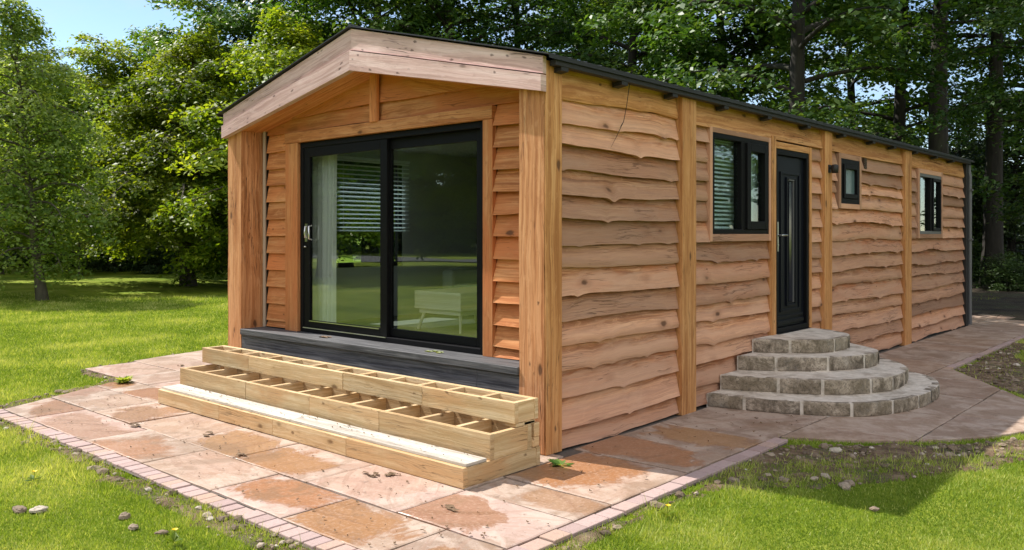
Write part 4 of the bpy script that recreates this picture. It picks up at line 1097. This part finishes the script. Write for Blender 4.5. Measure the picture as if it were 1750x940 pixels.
# ---- litter on the paving
rr = random.Random(55); mb = MB()
def litter(x, y, z, r):
    a = rr.uniform(0, 6.28); n = 6; col = (rr.random(), 0, 0)
    pts = [(x + r * rr.uniform(.5, 1.3) * math.cos(a + 6.28 * k / n) * 1.4, y + r * rr.uniform(.3, 1) * math.sin(a + 6.28 * k / n), z + rr.uniform(.003, .018)) for k in range(n)]
    for k in range(n): mb.face([(x, y, z + .012), pts[k], pts[(k + 1) % n]], None, col)
for _ in range(150):
    x = rr.uniform(-5, 1.0); y = rr.uniform(-2.1, -1.0); litter(x, y, .002, rr.uniform(.003, .012))
for _ in range(60): litter(rr.uniform(-4.1, .1), rr.uniform(-.96, -.78), .1625, rr.uniform(.003, .009))
for _ in range(60): litter(rr.uniform(.05, 1.0), rr.uniform(-.9, 3), .002, rr.uniform(.004, .012))
for x, y in ((-2.55, -1.35), (-3.35, -1.62), (-.45, -1.12), (-.6, -1.2), (-1.75, -1.55), (.35, -1.35), (-6.3, .3), (-5.6, .55)):
    for _ in range(5): litter(x + rr.uniform(-.06, .06), y + rr.uniform(-.04, .04), .003, rr.uniform(.015, .035))
tag(mb.build('litter', M['deadleaf']), 'scattered dead leaf scraps and crumbs on the patio slabs', 'litter', kind='stuff')
# dried leaf clusters on the charcoal sill
for i, (x, y, lb) in enumerate(((-3.0, .12, 'curled grey leaf lying on the charcoal sill below the sliding panel'), (-1.35, .13, 'yellowish leaf scrap lying on the charcoal sill below the fixed panel'))):
    mb = MB(); rr2 = random.Random(i)
    for _ in range(9):
        a = rr2.uniform(0, 6.28); cx_, cy_ = rr2.uniform(-.09, .09), rr2.uniform(-.03, .03); l = rr2.uniform(.02, .05)
        mb.face([(cx_ - l, cy_ - .01, .002), (cx_, cy_ - .018, .012), (cx_ + l, cy_ + .004, .004), (cx_, cy_ + .016, .015)], None, (rr2.random(), 0, 0))
    o = mb.build('dry_leaf', M['deadleaf'] if i == 0 else M['leaf_pale']); o.location = (x, y, .656); tag(o, lb, 'leaf')

# ---- grass blades, short and mown, thinning out with distance
def grass_mesh():
    rng = np.random.default_rng(4)
    N = 1000000
    # depth distribution ~ 1/d between 4.3 and 26 m
    d = 4.3 * np.exp(rng.random(N) * math.log(24 / 4.3)); k = rng.uniform(-.70, .95, N)
    x = CX + (FW.x + RT.x * k) * d; y = CY + (FW.y + RT.y * k) * d
    ok = np.ones(N, bool)
    def jit(a): return a + rng.normal(0, .022, N)
    for p in (P_FRONT, P_LEFT, P_PATH, HULL_CIRC): ok &= ~in_poly(x, y, p)
    ok &= ~((x > -5.12) & (x < 1.2) & (y > -2.285) & (y < -1.9)); ok &= ~((x > 1.0) & (x < 1.2) & (y > -2.3) & (y < 1.7))
    ok &= ~((x > -4.65) & (x < .1) & (y > -.7) & (y < 12.5))
    ok &= ~((x < 4) & (y > 12.2) & (x > -1.2)); ok &= ~((x > 1) & (x < 1.2) & (y > 6) & (y < 12.5))
    for kk, p in SOIL.items():
        a = in_poly(jit(x), jit(y), p); ok &= ~(a & (rng.random(N) < {'front': .4, 'side': .35, 'apron': .85, 'bed': .92, 'tongue': .4, 'leftedge': .4}[kk]))
    ok &= ~((x > -.5) & (y > 11.5) & (rng.random(N) < .9))
    x = x[ok]; y = y[ok]; d = d[ok]; n = len(x)
    sc = (d / 5.0) ** .75
    patch = np.array([1.3 * mnoise.noise(Vector((a * 1.3, b * 1.3, 3.3))) for a, b in zip(x, y)])
    fine = np.array([mnoise.noise(Vector((a * 5, b * 5, 9.1))) for a, b in zip(x, y)])
    near_edge = np.zeros(n)
    h = (.017 + .007 * np.clip(patch + fine, -1, 1)) * rng.uniform(.5, 1.5, n) * np.minimum(sc, 2.2)
    tall = rng.random(n) < .02 + .08 * (fine > .3); h[tall] *= 2.0
    edge = ((y < -2.25) & (y > -2.62) & (x < 1.3)) | ((x > 1.15) & (x < 1.5) & (y < 1.2)) | in_poly(x, y, SOIL['side'])
    h[edge] *= rng.uniform(.8, 2.3, edge.sum())
    w = .003 * sc * rng.uniform(.7, 1.3, n)
    az = rng.uniform(0, 2 * math.pi, n); lean = rng.uniform(.1, .85, n) * h; la = rng.uniform(0, 2 * math.pi, n)
    z = gz(x, y) - .030
    dx, dy = np.cos(az) * w, np.sin(az) * w
    V = np.empty((n, 3, 3), np.float32)
    V[:, 0] = np.stack([x - dx, y - dy, z], 1); V[:, 1] = np.stack([x + dx, y + dy, z], 1); V[:, 2] = np.stack([x + np.cos(la) * lean, y + np.sin(la) * lean, z + h], 1)
    me = bpy.data.meshes.new('grass'); me.vertices.add(n * 3); me.vertices.foreach_set('co', V.ravel())
    me.loops.add(n * 3); me.loops.foreach_set('vertex_index', np.arange(n * 3, dtype=np.int32)); me.polygons.add(n); me.polygons.foreach_set('loop_start', np.arange(0, n * 3, 3, dtype=np.int32))
    tone = np.clip(.42 + .4 * patch + .35 * fine + rng.normal(0, .2, n), 0, 1)
    dry = rng.random(n) < .06 + .25 * np.clip(patch * 1.5 - fine - .25, 0, 1); tone[dry] = rng.uniform(.85, 1, dry.sum())
    c = np.ones((n, 3, 4), np.float32); c[:, :, 0] = tone[:, None]; c[:, :, 1] = rng.random(n)[:, None]
    me.update(calc_edges=True)
    ca = me.color_attributes.new('tint', 'FLOAT_COLOR', 'CORNER'); ca.data.foreach_set('color', c.ravel())
    me.materials.append(M['grass']); return me
tag(link_mesh('grass', grass_mesh()), 'short mown lawn grass around the paving', 'grass', kind='stuff')

# ---- a few small plants
def weed(name, label, x, y, n, r, h, mat, flower=False, cat='weed'):
    e = empty(name, (x, y, -.01)); tag(e, label, cat); rr = random.Random(int(abs(x * 97 + y * 31) * 10)); mb = MB()
    for k in range(n):
        a = rr.uniform(0, 6.28); l = r * rr.uniform(.5, 1.1); w = l * .3; zz = h * rr.uniform(.3, 1)
        ca, sa = math.cos(a), math.sin(a)
        mb.face([(0, 0, .005), (ca * l * .5 - sa * w, sa * l * .5 + ca * w, zz * .7), (ca * l, sa * l, zz), (ca * l * .5 + sa * w, sa * l * .5 - ca * w, zz * .7)], None, (rr.random(), 0, 0))
    mb.build('leaves', mat, e)
    if flower:
        mb = MB(); mb.tube([(0, 0, 0), (.005, .004, h * 1.4)], .002, 5); mb.build('stem', mat, e)
        mb = MB()
        for k in range(14):
            a = 6.28 * k / 14; rr_ = .017
            mb.face([(.005, .004, h * 1.4), (.005 + math.cos(a - .2) * rr_, .004 + math.sin(a - .2) * rr_, h * 1.4 + .008), (.005 + math.cos(a + .2) * rr_, .004 + math.sin(a + .2) * rr_, h * 1.4 + .009)])
        mb.build('petals', M['yellow'], e)
    return e
weed('dandelion', 'yellow dandelion at the far left in the front lawn', -2.28, -2.81, 9, .07, .04, M['leaf_mid'], True, 'flower')
weed('dandelion', 'yellow dandelion in the front lawn nearest the brick edging corner', -.40, -2.74, 9, .07, .05, M['leaf_yel'], True, 'flower')
weed('dandelion', 'yellow dandelion beside the side path edging in the right lawn', 1.40, -.53, 9, .07, .04, M['leaf_yel'], True, 'flower')
weed('weed', 'small green weed growing from the paving joint by the corner post', .24, -.10, 22, .11, .04, M['leaf_mid'])
weed('weed', 'leafy weed at the left edge of the patio beside the steps', -5.62, -.72, 70, .11, .09, M['grass'])

#@@TREES
# ================================================================== TREES
def leaf_mesh(name, C, Dv, size, tone, mat, rng, flat=.5):
    """C centres, Dv outward dirs; diamonds with random tilt, mostly facing the sky and outwards"""
    n = len(C)
    nrm = np.stack([rng.normal(0, flat, n), rng.normal(0, flat, n), np.ones(n)], 1) + Dv * .45
    nrm /= np.linalg.norm(nrm, axis=1, keepdims=True)
    a = np.cross(nrm, rng.normal(0, 1, (n, 3))); a /= np.linalg.norm(a, axis=1, keepdims=True) + 1e-9
    b = np.cross(nrm, a)
    s = (size * rng.uniform(.6, 1.25, n))[:, None]
    V = np.empty((n, 4, 3), np.float32)
    V[:, 0] = C - a * s * .62; V[:, 1] = C + b * s * .36 - a * s * .05 + nrm * s * .07; V[:, 2] = C + a * s * .62 - nrm * s * .1; V[:, 3] = C - b * s * .36 - a * s * .05 + nrm * s * .07
    me = bpy.data.meshes.new(name); me.vertices.add(n * 4); me.vertices.foreach_set('co', V.ravel())
    me.loops.add(n * 4); me.loops.foreach_set('vertex_index', np.arange(n * 4, dtype=np.int32)); me.polygons.add(n); me.polygons.foreach_set('loop_start', np.arange(0, n * 4, 4, dtype=np.int32))
    c = np.ones((n, 4, 4), np.float32); c[:, :, 0] = np.clip(tone, 0, 1)[:, None]; c[:, :, 1] = rng.random(n)[:, None]
    me.update(calc_edges=True)
    ca = me.color_attributes.new('tint', 'FLOAT_COLOR', 'CORNER'); ca.data.foreach_set('color', c.ravel())
    me.materials.append(mat); return me

def make_tree(name, seed, H, R, base, nl, mat, bark, leaf=.10, trunk_r=.2, droop=.5, rise=.5, shape='round', spray=20, lean=(0, 0), twig_gap=.24, fill=1.0, trunk_top=.9):
    rr = random.Random(seed); rng = np.random.default_rng(seed)
    e = empty(name); mb = MB()
    tp = []; tr = []
    bx, by = rr.uniform(-.1, .1), rr.uniform(-.1, .1)
    nt = 12
    for i in range(nt + 1):
        q = i / nt; z = H * trunk_top * q
        tp.append((lean[0] * q * H * .1 + bx * math.sin(q * 5) * 2, lean[1] * q * H * .1 + by * math.sin(q * 4 + 1) * 2, z)); tr.append(trunk_r * ((1 - q) ** .8 * .92 + .05) * (1 + .35 * math.exp(-z * 2.5)))
    mb.tube(tp, tr, 9, cap=False)
    def trunk_at(z):
        q = min(max(z / (H * trunk_top), 0), 1) * nt; i = min(int(q), nt - 1); f = q - i
        return Vector(tp[i]).lerp(Vector(tp[i + 1]), f), tr[i]
    cen = []; out = []; ton = []
    for i in range(nl):
        q = (i + rr.uniform(.1, .9)) / nl; z = base + (H * trunk_top - base) * q ** .9
        if shape == 'round': prof = math.sqrt(max(.03, 1 - (2 * (q * .93 + .02) - .86) ** 2 / 1.35))
        elif shape == 'cone': prof = max(.10, 1 - q) ** .75
        elif shape == 'dome': prof = max(.16, 1 - q ** 2.2)
        elif shape == 'column': prof = min(1.0, .55 + q * 1.6) * max(.12, 1 - max(0, q - .45) / .62)
        else: prof = .75
        Lm = R * prof * rr.uniform(.72, 1.12); az = i * 2.399 + rr.uniform(-.4, .4)
        p, r0 = trunk_at(z); r0 = min(r0 * .55, .02 + Lm * .016)
        dirv = Vector((math.cos(az), math.sin(az), rise * rr.uniform(.5, 1.3) * (0.5 + q))).normalized()
        m = 8; pts = [p.copy()]; st = Lm / m
        for k in range(m):
            dirv = (dirv + Vector((rr.uniform(-.14, .14), rr.uniform(-.14, .14), -droop * (k + 1) / m * .30 + rr.uniform(-.05, .05)))).normalized()
            p = p + dirv * st; pts.append(p.copy())
        mb.tube(pts, [max(.005, r0 * (1 - k / (m + .5))) for k in range(m + 1)], 5, cap=False)
        ltone = rr.gauss(0, .10)
        ns = max(4, int(Lm / .30))
        for s_ in range(ns):
            f = .18 + .82 * (s_ + rr.random()) / ns; kk = min(int(f * m), m - 1); b0 = pts[kk].lerp(pts[kk + 1], f * m - kk); ld = (pts[kk + 1] - pts[kk]).normalized()
            sd_ = 1 if s_ % 2 else -1; side = ld.cross(Vector((0, 0, 1))); side = side.normalized() if side.length > .01 else Vector((1, 0, 0))
            dv = (ld * rr.uniform(.35, .9) + side * sd_ * rr.uniform(.5, 1) + Vector((0, 0, rr.uniform(-.15, .45)))).normalized()
            sl = (.35 + Lm * .30) * (1.15 - f * .65) * rr.uniform(.6, 1.15)
            q2 = b0.copy(); seg = max(2, int(sl / twig_gap)); sp = [q2.copy()]
            for g in range(seg):
                dv = (dv + Vector((rr.uniform(-.2, .2), rr.uniform(-.2, .2), -droop * .22 + rr.uniform(-.12, .08)))).normalized()
                q2 = q2 + dv * (sl / seg); sp.append(q2.copy())
                if rr.random() < fill:
                    cen.append(q2.copy()); out.append(Vector((dv.x, dv.y, dv.z))); ton.append(ltone + rr.gauss(0, .12))
            if s_ % 3 == 0: mb.tube([sp[0], sp[len(sp) // 2], sp[-1]], [max(.004, r0 * .3), max(.003, r0 * .2), .002], 3, cap=False)
    tag_o = mb.build('trunk', bark, e)
    cen = np.array([tuple(c) for c in cen]); out = np.array([tuple(c) for c in out]); ton = np.array(ton)
    n = len(cen); idx = np.repeat(np.arange(n), spray)
    rad = twig_gap * .95
    off = rng.normal(0, 1, (len(idx), 3)) * np.array([rad * .75, rad * .75, rad * .38])
    C = cen[idx] + off; C[:, 2] -= droop * .35 * (off[:, 0] ** 2 + off[:, 1] ** 2) / rad
    tone = .47 + 1.3 * ton[idx] + rng.normal(0, .2, len(idx))
    me = leaf_mesh('crown', C, out[idx], leaf, tone, mat, rng)
    link_mesh('crown', me, e)
    return e, len(idx)
NL = 0
def tree_proto(*a, **k):
    global NL
    e, n = make_tree(*a, **k); NL += n; return e
def place(e, px, d, rz, s=1.0, label='', group=None, sz=None, first=False, xy=None):
    x, y = xy if xy else ground_at(px, d)
    o = e if first else copy_tree(e)
    o.location = (x, y, gzf(x, y) - .05); o.rotation_euler = (0, 0, rz); o.scale = (s, s, sz or s)
    tag(o, label, 'tree', group); return o

tA = tree_proto('birch_tree', 101, 8.9, 2.5, 1.0, 72, M['leaf_light'], M['bark'], leaf=.10, trunk_r=.13, droop=1.3, rise=.9, shape='column', spray=26, lean=(-1.1, -.4), twig_gap=.22)
tC = tree_proto('beech_tree', 102, 9.4, 4.6, 1.4, 64, M['leaf_yel'], M['bark'], leaf=.14, trunk_r=.24, droop=.8, rise=.55, shape='dome', spray=30, twig_gap=.27)
tB = tree_proto('broadleaf_tree', 103, 10.5, 4.4, 1.4, 60, M['leaf_yel'], M['bark_dark'], leaf=.16, trunk_r=.22, droop=.5, rise=.7, shape='round', spray=26, twig_gap=.28)
tD = tree_proto('sycamore_tree', 104, 15.5, 5.2, 2.6, 50, M['leaf_mid'], M['bark_dark'], leaf=.17, trunk_r=.34, droop=.4, rise=.7, shape='round', spray=26, twig_gap=.34)
tE = tree_proto('woodland_tree', 105, 16.5, 4.6, 3.2, 36, M['leaf_wood'], M['bark_dark'], leaf=.165, trunk_r=.27, droop=.55, rise=.5, shape='round', spray=25, twig_gap=.36, fill=.68)
tF = tree_proto('yew_tree', 106, 11.0, 3.4, .7, 50, M['leaf_dark'], M['bark_dark'], leaf=.16, trunk_r=.25, droop=.6, rise=.35, shape='dome', spray=20, twig_gap=.30)
tG = tree_proto('small_tree', 107, 3.1, 1.5, .9, 20, M['leaf_yel'], M['bark'], leaf=.09, trunk_r=.07, droop=.9, rise=.6, shape='dome', spray=22, twig_gap=.2)

# left group
place(tA, 78, 22.5, .4, 1.0, 'slender pale green drooping tree standing alone on the left lawn', first=True)
place(tG, 137, 34.0, .2, 1.0, 'small rounded tree low on the lawn behind the slender drooping tree', first=True)
place(tG, 5, 35.0, 2.2, 1.1, 'small bushy tree at the far left edge behind the slender drooping tree')
place(tC, 322, 29.0, 1.1, 1.0, 'spreading beech with layered yellow green boughs beside the left corner of the cabin', first=True)
place(tB, 225, 38.5, .3, .97, 'tall rounded yellow green tree under the open patch of sky', first=True)
place(tB, 120, 41.0, 2.5, .88, 'rounded tree between the slender drooping tree and the open patch of sky')
place(tB, -30, 37.0, 4.1, .95, 'broad tree behind the slender drooping tree at the left edge')
place(tB, -190, 27.0, 1.7, .9, 'leafy tree just outside the left edge shading the lawn', group='trees shading the lawn from the left')
place(tC, -330, 24.0, 3.0, .9, 'leafy tree just outside the left edge shading the lawn', group='trees shading the lawn from the left')
place(tD, 452, 35.0, .0, 1.0, 'very tall full tree rising above the left slope of the cabin roof', first=True)
place(tD, 330, 44.0, 1.9, .78, 'tall dark tree behind the spreading beech')
place(tC, 500, 27.5, 3.3, 1.02, 'beech with bright boughs reaching over the left slope of the cabin roof')
# wood behind the cabin
place(tD, 640, 30.0, 2.9, .98, 'tall full tree directly behind the cabin roof ridge')
place(tE, 765, 29.0, .7, 1.0, 'tall open crowned tree behind the right slope of the front gable', first=True)
place(tE, 885, 33.0, 2.2, 1.0, 'tall thin tree behind the right end of the front gable')
place(tD, 1000, 37.0, 4.4, .85, 'dense tree farther back above the corner where the gable meets the side eaves')
place(tE, 1085, 27.0, 3.6, .95, 'tall tree behind the first bay of the side wall')
place(tD, 1235, 25.5, 5.2, .82, 'tree with bright green boughs above the side window with the blind')
place(tE, 1366, 20.0, 5.0, .95, 'tall dark trunked tree above the black entrance door')
place(tE, 1452, 35.0, 1.2, 1.0, 'tall thin tree beyond the small frosted window')
place(tE, 1545, 29.0, 4.2, 1.05, 'tall tree with a bare dark trunk above the far side window')
tH = tree_proto('pine_tree', 108, 18.0, 4.0, 7.5, 34, M['leaf_wood'], M['bark_dark'], leaf=.16, trunk_r=.36, droop=.5, rise=.35, shape='round', spray=18, twig_gap=.32, fill=.8)
place(tH, 1612, 24.5, .2, 1.0, 'thick dark trunked tree just beyond the far end of the cabin', first=True)
place(tH, 1703, 28.0, 2.0, .95, 'dark straight trunked tree near the right edge')
place(tE, 1775, 33.0, 2.9, 1.0, 'tall tree at the right edge beyond the straight dark trunk')
place(tE, 1835, 18.0, 2.6, .62, 'nearest leafy tree hanging bright boughs over the far end of the cabin')
for i, (px, d, rz, s) in enumerate(((560, 46, .5, .8), (700, 44, 1.7, .6), (830, 47, 3.1, .6), (955, 50, 2.1, .6), (1130, 45, .9, .55), (1290, 47, 4.0, .55), (1410, 52, 5.3, .6), (1530, 46, 1.1, .5), (1660, 50, 2.6, .5), (1790, 46, 3.9, .5))):
    place(tF if i % 2 else tB, px, d, rz, s, ['pale leafed tree deep in the wood behind the cabin', 'dark evergreen tree deep in the wood behind the cabin'][i % 2] , group='dark evergreens in the back of the wood' if i % 2 else 'broadleaf trees in the back of the wood', first=(i == 1))

for px, d, rz, s in ((1640, 36, .4, .72), (1735, 33, 2.3, .72), (1690, 40, 4.4, .85)):
    place(tF, px, d, rz, s, 'dark evergreen tree deep in the wood behind the cabin', group='dark evergreens in the back of the wood')
# dark evergreen understorey
def make_shrub(seed, r, h, mat, n, leaf):
    rng = np.random.default_rng(seed); e = empty('shrub'); rr = random.Random(seed); mb = MB()
    for k in range(9):
        a = rr.uniform(0, 6.28); l = r * rr.uniform(.4, .8)
        mb.tube([(0, 0, 0), (math.cos(a) * l * .4, math.sin(a) * l * .4, h * .5), (math.cos(a) * l, math.sin(a) * l, h * rr.uniform(.6, .9))], [.035, .02, .006], 5, cap=False)
    mb.build('stem', M['bark_dark'], e)
    k = n // 22; th = rng.uniform(0, 6.283, k); ph = np.arccos(rng.uniform(0, 1, k)); q = rng.uniform(.45, 1.05, k)
    lump = 1 + .22 * np.sin(th * 3 + seed) + .15 * np.sin(th * 5 + 2 * seed)
    cen = np.stack([r * q * lump * np.sin(ph) * np.cos(th), r * q * lump * np.sin(ph) * np.sin(th), h * (.06 + .9 * q * np.cos(ph))], 1)
    idx = np.repeat(np.arange(k), 22); C = cen[idx] + rng.normal(0, 1, (len(idx), 3)) * np.array([.16, .16, .09])
    C[:, 2] = np.abs(C[:, 2]) + .02
    D = C / (np.linalg.norm(C, axis=1, keepdims=True) + 1e-6)
    me = leaf_mesh('foliage', C, D, leaf, .45 + rng.normal(0, .12, k)[idx] + rng.normal(0, .12, len(idx)), mat, rng); link_mesh('foliage', me, e)
    return e
sh = make_shrub(5, 1.5, 2.4, M['leaf_dark'], 9000, .10)
SH = [(205, 37, 1.0, 1.2), (262, 35, .7, .7), (60, 40, 1.2, 1.2), (410, 40, 1.3, 1.5), (1668, 30, 1.0, .6), (1720, 26, .6, .5), (1600, 36, 1.5, 1.8), (1500, 34, 1.5, 1.9), (1400, 34, 1.5, 2.0), (1740, 40, 1.2, .7)]
SL = {0: 'dark evergreen shrub under the trees on the left lawn', 1: 'low dark shrub beside the trunk on the far left lawn'}
first = True
for i, (px, d, s, sz) in enumerate(SH):
    x, y = ground_at(px, d); o = sh if first else copy_tree(sh); first = False
    o.location = (x, y, gzf(x, y) - .04); o.rotation_euler = (0, 0, i * 1.3); o.scale = (s, s, sz)
    tag(o, 'dark evergreen shrub in the shade of the trees on the left' if px < 700 else 'dark evergreen shrub in the shade of the wood beyond the cabin', 'shrub', 'shrubs under the left trees' if px < 700 else 'shrubs in the wood beyond the cabin')

# long low fence and pale hedge closing the lawn
def line_fence(name, label, a, b, h):
    e = empty(name, (a[0], a[1], 0)); tag(e, label, 'fence'); mb = MB(); L = math.dist(a, b); n = int(L / .16); ux, uy = (b[0] - a[0]) / L, (b[1] - a[1]) / L
    for k in range(n):
        s = k * L / n; x, y = a[0] + ux * s, a[1] + uy * s; z = gzf(x, y)
        hh = h + .02 * math.sin(k * 7.1)
        p = [(ux * s, uy * s), (ux * (s + .15), uy * (s + .15))]
        c = [(p[0][0], p[0][1]), (p[1][0], p[1][1]), (p[1][0] - uy * .025, p[1][1] + ux * .025), (p[0][0] - uy * .025, p[0][1] + ux * .025)]
        col = (random.random(), random.random(), random.random())
        mb.face([(*q, z + hh) for q in c], None, col)
        for i in range(4): mb.face([(*c[i], z - .1), (*c[(i + 1) % 4], z - .1), (*c[(i + 1) % 4], z + hh), (*c[i], z + hh)], [(0, .15 * (i % 2)), (0, .15 * ((i + 1) % 2)), (1, .15 * ((i + 1) % 2)), (1, .15 * (i % 2))], col)
    mb.build('boards', M['fence'], e)
    for k in range(int(L / 2.4) + 1):
        s = k * 2.4; x, y = ux * s + uy * .06, uy * s - ux * .06; m2 = MB(); z = gzf(a[0] + x, a[1] + y)
        m2.box((x - .05, y - .05, z - .1), (x + .05, y + .05, z + h + .06), axis=2); m2.build('post', M['fence'], e)
    return e
line_fence('fence', 'low dark timber fence along the far side of the left lawn', ground_at(-120, 40), ground_at(520, 43), .72)
line_fence('fence', 'low dark timber fence in the shade beyond the far end of the cabin', ground_at(1560, 34), ground_at(1830, 35), .45)
def hedge(name, label, a, b, h, w, mat, n, seed):
    rng = np.random.default_rng(seed); L = math.dist(a, b); ux, uy = (b[0] - a[0]) / L, (b[1] - a[1]) / L
    s = rng.uniform(0, L, n); t_ = rng.normal(0, w * .3, n); z = h * np.sqrt(rng.uniform(0, 1, n)) * (1 + .12 * np.sin(s * 1.7) + .07 * np.sin(s * 4.3))
    C = np.stack([a[0] + ux * s - uy * t_, a[1] + uy * s + ux * t_, z], 1)
    D = np.stack([-uy * t_, ux * t_, np.zeros(n) + .2], 1)
    me = leaf_mesh(name, C, D, .17, .5 + .18 * np.sin(s * 2.3) + rng.normal(0, .2, n), mat, rng, flat=.8)
    return tag(link_mesh(name, me), label, 'hedge')
hedge('hedge', 'pale sunlit hedge behind the low dark fence on the left', ground_at(-140, 47), ground_at(560, 50), 1.35, 1.6, M['leaf_pale'], 16000, 3)
hedge('hedge', 'pale sunlit hedge glimpsed between the trunks beyond the cabin end', ground_at(1560, 40), ground_at(3000, 46), 1.45, 1.5, M['leaf_pale'], 30000, 6)

# far-off wood that reads as one dark mass
rng = np.random.default_rng(77); n = 110000
k = rng.uniform(R_(82), R_(68) + 2 * math.pi, n); d = rng.uniform(66, 92, n); x = CX + np.cos(k) * d; y = CY + np.sin(k) * d
z = 8.0 * rng.random(n) ** .8 * (1 + .25 * np.sin(k * 31) + .15 * np.sin(k * 67 + 1))
D = rng.normal(0, .5, (n, 3)); me = leaf_mesh('far_wood', np.stack([x, y, z], 1), D, 1.1, .4 + .2 * np.sin(k * 90) + rng.normal(0, .15, n), M['leaf_dark'], rng, flat=.8)
tag(link_mesh('far_wood', me), 'distant mass of dark woodland beyond the trees', 'woodland', kind='stuff')

# ---- the park the glass reflects: drive, lawn and trees on the near side
mb = MB(); rows_ = []
for x in np.arange(-75, 61, 2.5):
    y0 = -32.5 + (x + 75) * .0889; rows_.append([(x, y0 - w, gzf(x, y0 - w) + .03) for w in np.arange(0, 5.6, 1.1)])
mb.grid(rows_, [[(p[0], p[1]) for p in r] for r in rows_], flip=True); tag(mb.build('road', M['road']), kind='structure')
for i, (x, y, rz, s, pr) in enumerate(((-52, -44, .3, 1.0, tD), (-44, -45, 1.5, 1.1, tB), (-37, -47, 2.7, 1.0, tD), (-31, -45, 3.9, 1.1, tB), (-25, -46, 5.0, 1.0, tD), (-19, -43, .9, 1.1, tB), (-12, -46, 2.0, 1.0, tD), (-58, -38, 1.1, 1.1, tB), (-60, -30, 2.4, 1.0, tD), (-27, -17, .2, .9, tD), (-24, -24, 3.0, .9, tB), (-32, -22, 1.0, 1.0, tD), (-20, -29, 2.2, .95, tB), (-33, -13, 4.0, .9, tB))):
    place(pr, 0, 0, rz, s, 'tree across the park mirrored in the patio door glass', 'trees mirrored in the glass', xy=(x, y))
for i, (x, y, rz, s, pr) in enumerate(((16, 22, .6, 1.0, tD), (19, 12, 2.2, .95, tE), (12, 30, 3.3, 1.0, tD))):
    place(pr, 0, 0, rz, s, 'tree to the right of the lawn mirrored in the side windows', 'trees mirrored in the side windows', xy=(x, y))
print('leaves', NL, 'objects', len(bpy.data.objects))
